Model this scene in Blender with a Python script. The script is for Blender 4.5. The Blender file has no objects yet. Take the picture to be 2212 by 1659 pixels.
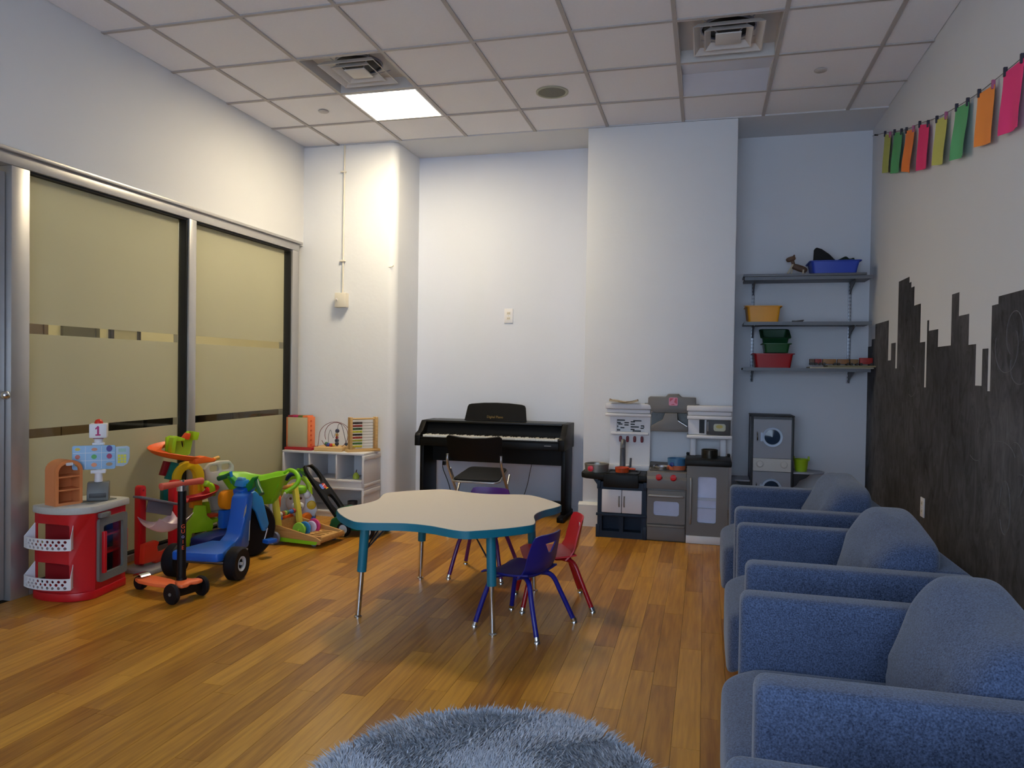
import bpy, bmesh, math, random
from mathutils import Matrix, Vector

random.seed(11)
S = bpy.context.scene
COL = S.collection
PI = math.pi

# ------------------------------------------------------------------ camera, sky, light, exposure
CAMZ = 1.275
cam = bpy.data.cameras.new('camera')
cam.sensor_fit = 'HORIZONTAL'
cam.sensor_width = 36.0
cam.lens = 36.0 * 1598.05 / 2212.0
cam.clip_start = 0.02
cam.clip_end = 100
camo = bpy.data.objects.new('camera', cam)
COL.objects.link(camo)
yaw, pitch, roll = 0.255, -0.0171, 0.0146
fw = Vector((-math.sin(yaw) * math.cos(pitch), math.cos(yaw) * math.cos(pitch), math.sin(pitch)))
r0 = Vector((math.cos(yaw), math.sin(yaw), 0))
u0 = r0.cross(fw)
rr = r0 * math.cos(roll) + u0 * math.sin(roll)
uu = u0 * math.cos(roll) - r0 * math.sin(roll)
camo.matrix_world = Matrix(((rr.x, uu.x, -fw.x, 0), (rr.y, uu.y, -fw.y, 0), (rr.z, uu.z, -fw.z, CAMZ), (0, 0, 0, 1)))
S.camera = camo

world = bpy.data.worlds.new('sky')
S.world = world
world.use_nodes = True
wn = world.node_tree
wn.nodes.clear()
wo = wn.nodes.new('ShaderNodeOutputWorld')
wb = wn.nodes.new('ShaderNodeBackground')
wb.inputs['Color'].default_value = (0.585, 0.715, 1.0, 1)
wb.inputs['Strength'].default_value = 6.6
wn.links.new(wb.outputs[0], wo.inputs[0])

S.view_settings.view_transform = 'Standard'
S.view_settings.look = 'None'
S.view_settings.gamma = 1.0
S.view_settings.exposure = 0.0
try:
    S.view_settings.use_curve_mapping = False
except Exception:
    pass

PANEL_STRENGTH = 57.0       # lit ceiling panel
CORRIDOR_POWER = 82.0       # lamps of the corridor beyond the glass


def area_lamp(name, loc, rot, sx, sy, power, color, portal=False):
    l = bpy.data.lights.new(name, 'AREA')
    l.shape = 'RECTANGLE'
    l.size, l.size_y = sx, sy
    l.energy = power
    l.color = color
    if portal:
        l.cycles.is_portal = True
    o = bpy.data.objects.new(name, l)
    o.location = loc
    o.rotation_euler = rot
    COL.objects.link(o)
    return o


# room measures (metres; the camera stands over the origin)
XL, XR = -3.60, 1.30           # left and right wall faces
YF, YB = 6.12, 6.66            # front of the pilasters, back of the alcoves
YR = -1.0                      # rear wall with the window
ZC = 3.30                      # ceiling
# daylight through the window behind the camera
area_lamp('window_daylight', (-0.6, YR - 0.02, 1.45), (-PI / 2, 0, 0), 3.6, 2.1, 1, (1, 1, 1), portal=True)
area_lamp('corridor_lamp', (-4.55, 5.4, 3.1), (0, 0, 0), 1.2, 8.0, CORRIDOR_POWER, (1.0, 0.88, 0.66))

# ------------------------------------------------------------------ mesh helpers


def lin(c):
    if isinstance(c, str):
        c = tuple(int(c[i:i + 2], 16) / 255 for i in (0, 2, 4))
    return tuple((x / 12.92 if x <= 0.04045 else ((x + 0.055) / 1.055) ** 2.4) for x in c)


class MB:
    """collects shapes into one mesh"""

    def __init__(s, M=None):
        s.v, s.f, s.M = [], [], M

    def add(s, vs, fs):
        b = len(s.v)
        M = s.M
        for p in vs:
            p = Vector(p)
            s.v.append(tuple(M @ p) if M else tuple(p))
        s.f += [tuple(i + b for i in q) for q in fs]
        return s

    def box(s, x0, x1, y0, y1, z0, z1):
        return s.add([(x, y, z) for z in (z0, z1) for y in (y0, y1) for x in (x0, x1)],
                     [(0, 2, 3, 1), (4, 5, 7, 6), (0, 1, 5, 4), (2, 6, 7, 3), (0, 4, 6, 2), (1, 3, 7, 5)])

    def cbox(s, c, d, R=None):
        vs = [Vector((sx * d[0] / 2, sy * d[1] / 2, sz * d[2] / 2)) for sz in (-1, 1) for sy in (-1, 1) for sx in (-1, 1)]
        if R:
            vs = [R @ v for v in vs]
        c = Vector(c)
        return s.add([v + c for v in vs], [(0, 2, 3, 1), (4, 5, 7, 6), (0, 1, 5, 4), (2, 6, 7, 3), (0, 4, 6, 2), (1, 3, 7, 5)])

    def beam(s, p0, p1, w, h, up=(0, 0, 1)):
        """rectangular bar from p0 to p1"""
        p0, p1 = Vector(p0), Vector(p1)
        d = (p1 - p0)
        L = d.length
        d.normalize()
        a = d.cross(Vector(up))
        if a.length < 1e-4:
            a = d.cross(Vector((1, 0, 0)))
        a.normalize()
        b = a.cross(d)
        R = Matrix((d, a, b)).transposed()
        return s.cbox((p0 + p1) / 2, (L, w, h), R)

    def tube(s, pts, r, n=10, closed=False, caps=True):
        pts = [Vector(p) for p in pts]
        m = len(pts)
        rs = r if isinstance(r, (list, tuple)) else [r] * m
        T = []
        for i in range(m):
            a = pts[(i - 1) % m] if (closed or i > 0) else pts[i]
            b = pts[(i + 1) % m] if (closed or i < m - 1) else pts[i]
            t = (b - a)
            T.append(t.normalized() if t.length > 1e-9 else Vector((0, 0, 1)))
        nrm = T[0].orthogonal().normalized()
        vs = []
        for i in range(m):
            if i:
                q = T[i - 1].rotation_difference(T[i])
                nrm = (q @ nrm)
                nrm = (nrm - T[i] * nrm.dot(T[i])).normalized()
            bn = T[i].cross(nrm)
            for k in range(n):
                a = 2 * PI * k / n
                vs.append(pts[i] + (nrm * math.cos(a) + bn * math.sin(a)) * rs[i])
        fs = []
        for i in range(m if closed else m - 1):
            j = (i + 1) % m
            for k in range(n):
                l = (k + 1) % n
                fs.append((i * n + k, i * n + l, j * n + l, j * n + k))
        if caps and not closed:
            fs.append(tuple(range(n))[::-1])
            fs.append(tuple((m - 1) * n + k for k in range(n)))
        return s.add(vs, fs)

    def cyl(s, p0, p1, r0, r1=None, n=18):
        return s.tube([p0, p1], [r0, r0 if r1 is None else r1], n)

    def lathe(s, prof, c=(0, 0, 0), axis=(0, 0, 1), n=24, caps=True):
        """profile of (radius, height) turned about an axis through c"""
        c = Vector(c)
        ax = Vector(axis).normalized()
        e = ax.orthogonal().normalized()
        g = ax.cross(e)
        vs = []
        for (r, h) in prof:
            for k in range(n):
                a = 2 * PI * k / n
                vs.append(c + ax * h + (e * math.cos(a) + g * math.sin(a)) * r)
        m = len(prof)
        fs = []
        for i in range(m - 1):
            for k in range(n):
                l = (k + 1) % n
                fs.append((i * n + k, i * n + l, (i + 1) * n + l, (i + 1) * n + k))
        if caps:
            if prof[0][0] > 1e-6:
                fs.append(tuple(range(n))[::-1])
            if prof[-1][0] > 1e-6:
                fs.append(tuple((m - 1) * n + k for k in range(n)))
        return s.add(vs, fs)

    def ring(s, prof, c, axis=(0, 0, 1), n=24):
        """closed profile turned about an axis (tyre, rim)"""
        p = list(prof)
        p.append(p[0])
        return s.lathe(p, c, axis, n, caps=False)

    def sphere(s, c, r, nu=16, nv=10):
        if not isinstance(r, (list, tuple)):
            r = (r, r, r)
        vs = [(c[0], c[1], c[2] - r[2])]
        for i in range(1, nv):
            a = -PI / 2 + PI * i / nv
            for k in range(nu):
                b = 2 * PI * k / nu
                vs.append((c[0] + r[0] * math.cos(a) * math.cos(b), c[1] + r[1] * math.cos(a) * math.sin(b), c[2] + r[2] * math.sin(a)))
        vs.append((c[0], c[1], c[2] + r[2]))
        fs = []
        for k in range(nu):
            fs.append((0, 1 + (k + 1) % nu, 1 + k))
            fs.append((len(vs) - 1, len(vs) - 1 - nu + k, len(vs) - 1 - nu + (k + 1) % nu))
        for i in range(nv - 2):
            for k in range(nu):
                l = (k + 1) % nu
                fs.append((1 + i * nu + k, 1 + i * nu + l, 1 + (i + 1) * nu + l, 1 + (i + 1) * nu + k))
        return s.add(vs, fs)

    def pillow(s, c, d, e=0.45, nu=28, nv=16, R=None, fn=None):
        """superellipsoid cushion of full size d"""
        def pw(x, p):
            return math.copysign(abs(x) ** p, x)
        vs, fs = [], []
        c = Vector(c)
        for i in range(nv + 1):
            a = -PI / 2 + PI * i / nv
            for k in range(nu):
                b = 2 * PI * k / nu
                p = Vector((d[0] / 2 * pw(math.cos(a), e) * pw(math.cos(b), e), d[1] / 2 * pw(math.cos(a), e) * pw(math.sin(b), e), d[2] / 2 * pw(math.sin(a), e)))
                if fn:
                    p = fn(p)
                if R:
                    p = R @ p
                vs.append(p + c)
        for i in range(nv):
            for k in range(nu):
                l = (k + 1) % nu
                fs.append((i * nu + k, i * nu + l, (i + 1) * nu + l, (i + 1) * nu + k))
        return s.add(vs, fs)

    def prism(s, poly, axis, a0, a1):
        """2-D polygon extruded along an axis: 'x' takes (y,z), 'y' takes (x,z), 'z' takes (x,y)"""
        def P(p, a):
            return {'x': (a, p[0], p[1]), 'y': (p[0], a, p[1]), 'z': (p[0], p[1], a)}[axis]
        n = len(poly)
        vs = [P(p, a0) for p in poly] + [P(p, a1) for p in poly]
        fs = [tuple(range(n))[::-1], tuple(range(n, 2 * n))]
        for k in range(n):
            l = (k + 1) % n
            fs.append((k, l, n + l, n + k))
        return s.add(vs, fs)

    def plate(s, outer, holes=(), th=0.005, fn=None, cuts=0):
        """2-D outline with holes, mapped by fn(u, v) and given a thickness"""
        bm = bmesh.new()
        es = []
        for loop in [outer] + list(holes):
            v = [bm.verts.new((p[0], p[1], 0)) for p in loop]
            es += [bm.edges.new((v[i], v[(i + 1) % len(v)])) for i in range(len(v))]
        bmesh.ops.triangle_fill(bm, use_beauty=True, use_dissolve=False, edges=es, normal=(0, 0, 1))
        if cuts:
            bmesh.ops.subdivide_edges(bm, edges=list(bm.edges), cuts=cuts, use_grid_fill=True)
        # grows backwards from the mapped face, away from du x dv
        f0 = fn or (lambda u, v: (u, v, 0))
        bm.verts.index_update()
        n = len(bm.verts)
        front, back = [], []
        for v in bm.verts:
            u, w = v.co.x, v.co.y
            p = Vector(f0(u, w))
            nr = (Vector(f0(u + 1e-4, w)) - Vector(f0(u - 1e-4, w))).cross(Vector(f0(u, w + 1e-4)) - Vector(f0(u, w - 1e-4)))
            nr.normalize()
            front.append(p)
            back.append(p - nr * th)
        fs = []
        for f in bm.faces:
            q = [v.index for v in f.verts]
            if f.normal.z < 0:
                q.reverse()
            fs.append(tuple(q))
            fs.append(tuple(n + i for i in reversed(q)))
        for e in bm.edges:
            if len(e.link_faces) == 1:
                i, j = e.verts[0].index, e.verts[1].index
                fs.append((i, j, n + j, n + i))
        bm.free()
        return s.add(front + back, fs)

    def sheet(s, fn, nu, nv, th):
        """thick curved sheet over fn(u, v), u and v from 0 to 1"""
        P = [[Vector(fn(i / nu, j / nv)) for j in range(nv + 1)] for i in range(nu + 1)]
        vs = []
        for side in (0, 1):
            for i in range(nu + 1):
                for j in range(nv + 1):
                    du = P[min(i + 1, nu)][j] - P[max(i - 1, 0)][j]
                    dv = P[i][min(j + 1, nv)] - P[i][max(j - 1, 0)]
                    n = du.cross(dv)
                    n = n.normalized() if n.length > 1e-12 else Vector((0, 0, 1))
                    vs.append(P[i][j] + n * (th / 2 if side else -th / 2))
        w = nv + 1
        o = (nu + 1) * w
        fs = []
        for i in range(nu):
            for j in range(nv):
                a, b, c, d = i * w + j, (i + 1) * w + j, (i + 1) * w + j + 1, i * w + j + 1
                fs.append((a, d, c, b))
                fs.append((o + a, o + b, o + c, o + d))
        for i in range(nu):
            fs.append((i * w, (i + 1) * w, o + (i + 1) * w, o + i * w))
            fs.append((i * w + nv, o + i * w + nv, o + (i + 1) * w + nv, (i + 1) * w + nv))
        for j in range(nv):
            fs.append((j, o + j, o + j + 1, j + 1))
            fs.append((nu * w + j, nu * w + j + 1, o + nu * w + j + 1, o + nu * w + j))
        return s.add(vs, fs)

    def mesh(s, name, mat, bev=0, seg=2, smooth=40, recalc=True):
        me = bpy.data.meshes.new(name)
        me.from_pydata(s.v, [], s.f)
        if recalc or bev:
            bm = bmesh.new()
            bm.from_mesh(me)
            if recalc:
                bmesh.ops.recalc_face_normals(bm, faces=list(bm.faces))
            if bev:
                ed = [e for e in bm.edges if len(e.link_faces) == 2 and e.calc_face_angle(0) > math.radians(35)]
                if ed:
                    bmesh.ops.bevel(bm, geom=ed, offset=bev, offset_type='OFFSET', segments=seg, profile=0.5, affect='EDGES', clamp_overlap=True)
            bm.to_mesh(me)
            bm.free()
        me.materials.append(mat)
        if smooth:
            me.shade_smooth()
            me.set_sharp_from_angle(angle=math.radians(smooth))
        me.update()
        return me


def catmull(pts, k=6, closed=False):
    pts = [Vector(p) for p in pts]
    n = len(pts)
    out = []
    for i in range(n if closed else n - 1):
        p0 = pts[(i - 1) % n] if (closed or i > 0) else pts[0] * 2 - pts[1]
        p1, p2 = pts[i], pts[(i + 1) % n]
        p3 = pts[(i + 2) % n] if (closed or i < n - 2) else pts[-1] * 2 - pts[-2]
        for j in range(k):
            t = j / k
            out.append(0.5 * ((2 * p1) + (p2 - p0) * t + (2 * p0 - 5 * p1 + 4 * p2 - p3) * t * t + (3 * p1 - p0 - 3 * p2 + p3) * t ** 3))
    if not closed:
        out.append(pts[-1])
    return out


def circle(cx, cy, r, n=16, r2=None):
    r2 = r if r2 is None else r2
    return [(cx + r * math.cos(2 * PI * k / n), cy + r2 * math.sin(2 * PI * k / n)) for k in range(n)]


def rrect(x0, x1, y0, y1, r, k=4):
    out = []
    for (cx, cy, a0) in ((x1 - r, y1 - r, 0), (x0 + r, y1 - r, 90), (x0 + r, y0 + r, 180), (x1 - r, y0 + r, 270)):
        for i in range(k + 1):
            a = math.radians(a0 + 90 * i / k)
            out.append((cx + r * math.cos(a), cy + r * math.sin(a)))
    return out


def put(name, mb, mat, parent=None, label=None, bev=0, seg=2, smooth=40, recalc=True):
    me = mb if isinstance(mb, bpy.types.Mesh) else mb.mesh(name, mat, bev, seg, smooth, recalc)
    o = bpy.data.objects.new(name, me)
    COL.objects.link(o)
    if parent:
        o.parent = parent
    if label:
        o['label'] = label
    return o


def tag(o, label, cat, group=None):
    o['label'] = label
    o['category'] = cat
    if group:
        o['group'] = group
    return o


def thing(name, label, cat, loc=(0, 0, 0), rz=0.0, group=None):
    o = bpy.data.objects.new(name, None)
    o.empty_display_size = 0.1
    COL.objects.link(o)
    o.location = loc
    o.rotation_euler = (0, 0, rz)
    return tag(o, label, cat, group)


def struct(name, mb, mat, bev=0, seg=2, smooth=40):
    o = put(name, mb, mat, None, None, bev, seg, smooth)
    o['kind'] = 'structure'
    return o


def structroot(name):
    o = bpy.data.objects.new(name, None)
    COL.objects.link(o)
    o['kind'] = 'structure'
    return o


def place(o, loc, rz=0.0):
    o.location = loc
    o.rotation_euler = (0, 0, rz)
    return o


def dup(root, loc, rz, label=None):
    r = root.copy()
    COL.objects.link(r)
    r.location = loc
    r.rotation_euler = (0, 0, rz)
    if label:
        r['label'] = label
    for ch in list(root.children):
        c = ch.copy()
        COL.objects.link(c)
        c.parent = r
        for g in list(ch.children):
            d = g.copy()
            COL.objects.link(d)
            d.parent = c
    return r


def text_mesh(txt, size, mat, M, depth=0.0006):
    cu = bpy.data.curves.new('lettering', 'FONT')
    cu.body = txt
    cu.size = size
    cu.extrude = depth
    cu.align_x = 'CENTER'
    cu.align_y = 'CENTER'
    o = bpy.data.objects.new('lettering', cu)
    COL.objects.link(o)
    dg = bpy.context.evaluated_depsgraph_get()
    me = bpy.data.meshes.new_from_object(o.evaluated_get(dg))
    bpy.data.objects.remove(o)
    bpy.data.curves.remove(cu)
    me.transform(M)
    me.materials.clear()
    me.materials.append(mat)
    return me


def frame_at(o, right, up):
    """matrix that lays the xy plane of a text on right/up at o"""
    r = Vector(right).normalized()
    u = Vector(up).normalized()
    n = r.cross(u)
    return Matrix(((r.x, u.x, n.x, o[0]), (r.y, u.y, n.y, o[1]), (r.z, u.z, n.z, o[2]), (0, 0, 0, 1)))


# ------------------------------------------------------------------ materials


def nt(name):
    m = bpy.data.materials.new(name)
    m.use_nodes = True
    t = m.node_tree
    b = t.nodes['Principled BSDF']
    return m, t, b


def noise_col(t, b, col, var, scale, stretch=(1, 1, 1), bump=0.0, bscale=None, detail=3):
    N, L = t.nodes, t.links
    tc = N.new('ShaderNodeTexCoord')
    mp = N.new('ShaderNodeMapping')
    mp.inputs['Scale'].default_value = stretch
    L.new(tc.outputs['Object'], mp.inputs['Vector'])
    nz = N.new('ShaderNodeTexNoise')
    nz.inputs['Scale'].default_value = scale
    nz.inputs['Detail'].default_value = detail
    L.new(mp.outputs[0], nz.inputs['Vector'])
    mx = N.new('ShaderNodeMix')
    mx.data_type = 'RGBA'
    mx.inputs[6].default_value = tuple(max(0, c * (1 - var)) for c in col) + (1,)
    mx.inputs[7].default_value = tuple(min(1, c * (1 + var)) for c in col) + (1,)
    L.new(nz.outputs['Fac'], mx.inputs[0])
    L.new(mx.outputs[2], b.inputs['Base Color'])
    if bump:
        n2 = nz
        if bscale:
            n2 = N.new('ShaderNodeTexNoise')
            n2.inputs['Scale'].default_value = bscale
            n2.inputs['Detail'].default_value = 4
            L.new(mp.outputs[0], n2.inputs['Vector'])
        bp = N.new('ShaderNodeBump')
        bp.inputs['Strength'].default_value = bump
        bp.inputs['Distance'].default_value = 0.01
        L.new(n2.outputs['Fac'], bp.inputs['Height'])
        L.new(bp.outputs[0], b.inputs['Normal'])
    return mx


def M_(name, hexcol, rough=0.5, metal=0.0, var=0.06, scale=12, bump=0.0, bscale=None, coat=0.0, stretch=(1, 1, 1), trans=0.0, alpha=1.0, spec=0.5):
    m, t, b = nt(name)
    b.inputs['Specular IOR Level'].default_value = spec
    noise_col(t, b, lin(hexcol), var, scale, stretch, bump, bscale)
    b.inputs['Roughness'].default_value = rough
    b.inputs['Metallic'].default_value = metal
    if coat:
        b.inputs['Coat Weight'].default_value = coat
        b.inputs['Coat Roughness'].default_value = 0.15
    if trans:
        b.inputs['Transmission Weight'].default_value = trans
    if alpha < 1:
        b.inputs['Alpha'].default_value = alpha
    return m


def emit_mat(name, col, strength):
    m, t, b = nt(name)
    b.inputs['Base Color'].default_value = (0.8, 0.8, 0.78, 1)
    b.inputs['Emission Color'].default_value = col + (1,)
    b.inputs['Emission Strength'].default_value = strength
    return m


def glass_mat(name, tint=(0.92, 0.95, 0.93)):
    m, t, b = nt(name)
    N, L = t.nodes, t.links
    tr = N.new('ShaderNodeBsdfTransparent')
    tr.inputs[0].default_value = tint + (1,)
    gl = N.new('ShaderNodeBsdfGlossy')
    gl.inputs['Roughness'].default_value = 0.03
    lw = N.new('ShaderNodeLayerWeight')
    pw = N.new('ShaderNodeMath')
    pw.operation = 'POWER'
    pw.inputs[1].default_value = 5.0
    L.new(lw.outputs['Facing'], pw.inputs[0])
    fr = N.new('ShaderNodeMath')
    fr.operation = 'MULTIPLY_ADD'
    fr.inputs[1].default_value = 0.9
    fr.inputs[2].default_value = 0.04
    L.new(pw.outputs[0], fr.inputs[0])
    mx = N.new('ShaderNodeMixShader')
    L.new(fr.outputs[0], mx.inputs[0])
    L.new(tr.outputs[0], mx.inputs[1])
    L.new(gl.outputs[0], mx.inputs[2])
    L.new(mx.outputs[0], N['Material Output'].inputs['Surface'])
    return m


def frost_mat(name, col, rough=0.35):
    """frosted film: passes and spreads light"""
    m, t, b = nt(name)
    N, L = t.nodes, t.links
    tc = N.new('ShaderNodeTexCoord')
    nz = N.new('ShaderNodeTexNoise')
    nz.inputs['Scale'].default_value = 1.2
    L.new(tc.outputs['Object'], nz.inputs['Vector'])
    mx = N.new('ShaderNodeMix')
    mx.data_type = 'RGBA'
    mx.inputs[6].default_value = tuple(c * 0.93 for c in col) + (1,)
    mx.inputs[7].default_value = tuple(min(1, c * 1.05) for c in col) + (1,)
    L.new(nz.outputs['Fac'], mx.inputs[0])
    tl = N.new('ShaderNodeBsdfTranslucent')
    L.new(mx.outputs[2], tl.inputs[0])
    L.new(mx.outputs[2], b.inputs['Base Color'])
    b.inputs['Roughness'].default_value = rough
    sh = N.new('ShaderNodeMixShader')
    sh.inputs[0].default_value = 0.62
    L.new(b.outputs[0], sh.inputs[1])
    L.new(tl.outputs[0], sh.inputs[2])
    L.new(sh.outputs[0], N['Material Output'].inputs['Surface'])
    return m


def wood_mat(name, c0, c1, axis='y', rough=0.45, scale=6.0, island=False, coat=0.0):
    """strip grain along one axis, tone different for every piece"""
    m, t, b = nt(name)
    N, L = t.nodes, t.links
    tc = N.new('ShaderNodeTexCoord')
    oi = N.new('ShaderNodeObjectInfo')
    ge = N.new('ShaderNodeNewGeometry')
    ad = N.new('ShaderNodeMath')
    ad.operation = 'ADD'
    L.new(oi.outputs['Random'], ad.inputs[0])
    L.new(ge.outputs['Random Per Island'], ad.inputs[1])
    frc = N.new('ShaderNodeMath')
    frc.operation = 'FRACT'
    L.new(ad.outputs[0], frc.inputs[0])
    of = N.new('ShaderNodeVectorMath')
    of.operation = 'SCALE'
    cmb = N.new('ShaderNodeCombineXYZ')
    for i in range(3):
        L.new(frc.outputs[0], cmb.inputs[i])
    L.new(cmb.outputs[0], of.inputs[0])
    of.inputs['Scale'].default_value = 37.0
    add = N.new('ShaderNodeVectorMath')
    add.operation = 'ADD'
    L.new(tc.outputs['Object'], add.inputs[0])
    L.new(of.outputs[0], add.inputs[1])
    mp = N.new('ShaderNodeMapping')
    st = {'x': (0.06, 1, 1), 'y': (1, 0.06, 1), 'z': (1, 1, 0.06)}[axis]
    mp.inputs['Scale'].default_value = tuple(q * scale for q in st)
    L.new(add.outputs[0], mp.inputs['Vector'])
    n1 = N.new('ShaderNodeTexNoise')
    n1.inputs['Scale'].default_value = 12
    n1.inputs['Detail'].default_value = 5
    L.new(mp.outputs[0], n1.inputs['Vector'])
    # tone of the piece (0..1) pushed about by the grain
    mr = N.new('ShaderNodeMath')
    mr.operation = 'MULTIPLY_ADD'
    mr.inputs[1].default_value = 1.5
    mr.inputs[2].default_value = -0.75
    L.new(n1.outputs['Fac'], mr.inputs[0])
    sm = N.new('ShaderNodeMath')
    sm.operation = 'ADD'
    sm.use_clamp = True
    tn = N.new('ShaderNodeMath')
    tn.operation = 'MULTIPLY_ADD'
    tn.inputs[1].default_value = 0.8
    tn.inputs[2].default_value = 0.10
    L.new(frc.outputs[0], tn.inputs[0])
    L.new(tn.outputs[0], sm.inputs[0])
    L.new(mr.outputs[0], sm.inputs[1])
    mx = N.new('ShaderNodeMix')
    mx.data_type = 'RGBA'
    mx.inputs[6].default_value = lin(c0) + (1,)
    mx.inputs[7].default_value = lin(c1) + (1,)
    L.new(sm.outputs[0], mx.inputs[0])
    L.new(mx.outputs[2], b.inputs['Base Color'])
    b.inputs['Roughness'].default_value = rough
    b.inputs['Specular IOR Level'].default_value = 0.35
    if coat:
        b.inputs['Coat Weight'].default_value = coat
        b.inputs['Coat Roughness'].default_value = 0.22
    return m


def fabric_mat(name, c0, c1, scale=260):
    m, t, b = nt(name)
    N, L = t.nodes, t.links
    tc = N.new('ShaderNodeTexCoord')
    n1 = N.new('ShaderNodeTexNoise')
    n1.inputs['Scale'].default_value = scale
    n1.inputs['Detail'].default_value = 2
    L.new(tc.outputs['Object'], n1.inputs['Vector'])
    n2 = N.new('ShaderNodeTexNoise')
    n2.inputs['Scale'].default_value = 7
    L.new(tc.outputs['Object'], n2.inputs['Vector'])
    ad = N.new('ShaderNodeMath')
    ad.operation = 'MULTIPLY_ADD'
    ad.inputs[1].default_value = 2.2
    ad.inputs[2].default_value = -0.75
    L.new(n1.outputs['Fac'], ad.inputs[0])
    a2 = N.new('ShaderNodeMath')
    a2.operation = 'MULTIPLY_ADD'
    a2.inputs[1].default_value = 0.3
    a2.use_clamp = True
    L.new(n2.outputs['Fac'], a2.inputs[0])
    L.new(ad.outputs[0], a2.inputs[2])
    mx = N.new('ShaderNodeMix')
    mx.data_type = 'RGBA'
    mx.inputs[6].default_value = lin(c0) + (1,)
    mx.inputs[7].default_value = lin(c1) + (1,)
    L.new(a2.outputs[0], mx.inputs[0])
    L.new(mx.outputs[2], b.inputs['Base Color'])
    b.inputs['Roughness'].default_value = 0.95
    b.inputs['Specular IOR Level'].default_value = 0.15
    b.inputs['Sheen Weight'].default_value = 0.25
    bp = N.new('ShaderNodeBump')
    bp.inputs['Strength'].default_value = 0.25
    bp.inputs['Distance'].default_value = 0.003
    L.new(n1.outputs['Fac'], bp.inputs['Height'])
    L.new(bp.outputs[0], b.inputs['Normal'])
    return m


def chalk_mat(name):
    """black chalkboard paint with rubbed-out chalk"""
    m, t, b = nt(name)
    N, L = t.nodes, t.links
    tc = N.new('ShaderNodeTexCoord')
    mp = N.new('ShaderNodeMapping')
    mp.inputs['Scale'].default_value = (1, 1.7, 0.75)
    L.new(tc.outputs['Object'], mp.inputs['Vector'])
    n1 = N.new('ShaderNodeTexNoise')
    n1.inputs['Scale'].default_value = 7
    n1.inputs['Detail'].default_value = 8
    n1.inputs['Roughness'].default_value = 0.7
    n1.inputs['Distortion'].default_value = 1.4
    L.new(mp.outputs[0], n1.inputs['Vector'])
    n2 = N.new('ShaderNodeTexNoise')
    n2.inputs['Scale'].default_value = 1.1
    n2.inputs['Detail'].default_value = 3
    L.new(tc.outputs['Object'], n2.inputs['Vector'])
    mu = N.new('ShaderNodeMath')
    mu.operation = 'MULTIPLY'
    L.new(n1.outputs['Fac'], mu.inputs[0])
    L.new(n2.outputs['Fac'], mu.inputs[1])
    cr = N.new('ShaderNodeValToRGB')
    cr.color_ramp.elements[0].position = 0.12
    cr.color_ramp.elements[0].color = lin('272728') + (1,)
    cr.color_ramp.elements[1].position = 0.50
    cr.color_ramp.elements[1].color = lin('6c6b70') + (1,)
    L.new(mu.outputs[0], cr.inputs[0])
    L.new(cr.outputs[0], b.inputs['Base Color'])
    b.inputs['Roughness'].default_value = 0.85
    b.inputs['Specular IOR Level'].default_value = 0.2
    return m


WALL = M_('wall_paint', 'd0d1d4', 0.75, var=0.015, scale=3, bump=0.04, bscale=70)
WALLB = M_('alcove_paint', 'd2d7e4', 0.75, var=0.015, scale=3, bump=0.05, bscale=60)
WALLN = M_('niche_paint', 'd2d4da', 0.75, var=0.015, scale=3, bump=0.04, bscale=60)
ROUGHW = M_('plaster_paint', 'dcdee2', 0.6, var=0.02, scale=4, bump=0.14, bscale=22)
TILE = M_('ceiling_tile', 'e6e5e9', 0.9, var=0.03, scale=60, bump=0.06, bscale=160)
TBAR = M_('ceiling_grid', 'aca6a3', 0.55, var=0.02)
TRIM = M_('trim_paint', 'e2e0dc', 0.5, var=0.02)
ALU = M_('aluminium', 'b9b7b6', 0.38, metal=0.75, var=0.03, scale=20)
GASKET = M_('black_rubber', '0b0b0d', 0.7)
WHITEP = M_('white_plastic', 'dedde0', 0.4, var=0.03)
CREAMP = M_('ivory_plastic', 'd8d2c4', 0.45, var=0.02)
CHROME = M_('chrome', 'cfd0d2', 0.16, metal=1.0, var=0.03)
STEEL = M_('brushed_steel', '9a9a9c', 0.3, metal=0.9, var=0.05, scale=40)
BLACKP = M_('black_plastic', '0c0c0e', 0.45, var=0.1, spec=0.25)
BLACKR = M_('black_tyre', '0e0d13', 0.55, var=0.12, spec=0.25)
RED = M_('red_plastic', 'c0121c', 0.35, var=0.05)
GLASS = glass_mat('clear_glass')
FROST = frost_mat('frosted_film', (0.70, 0.68, 0.54))

# ------------------------------------------------------------------ the room
# floor: a sub-floor with every plank a piece of its own
PLANK = wood_mat('bamboo_plank', '8b5612', 'ca9132', 'y', 0.32, 5.0, coat=0.12)
fl = struct('floor', MB().box(XL - 0.1, XR + 0.1, YR, YB + 0.1, -0.08, -0.012), M_('sub_floor', '2e1c0d', 0.8))
PW, PL = 0.0975, 0.94


def plank_box(mb, x, y0, y1):
    return mb.box(x + 0.0006, x + PW - 0.0006, y0 + 0.0006, y1 - 0.0006, -0.012, 0.0)


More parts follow.
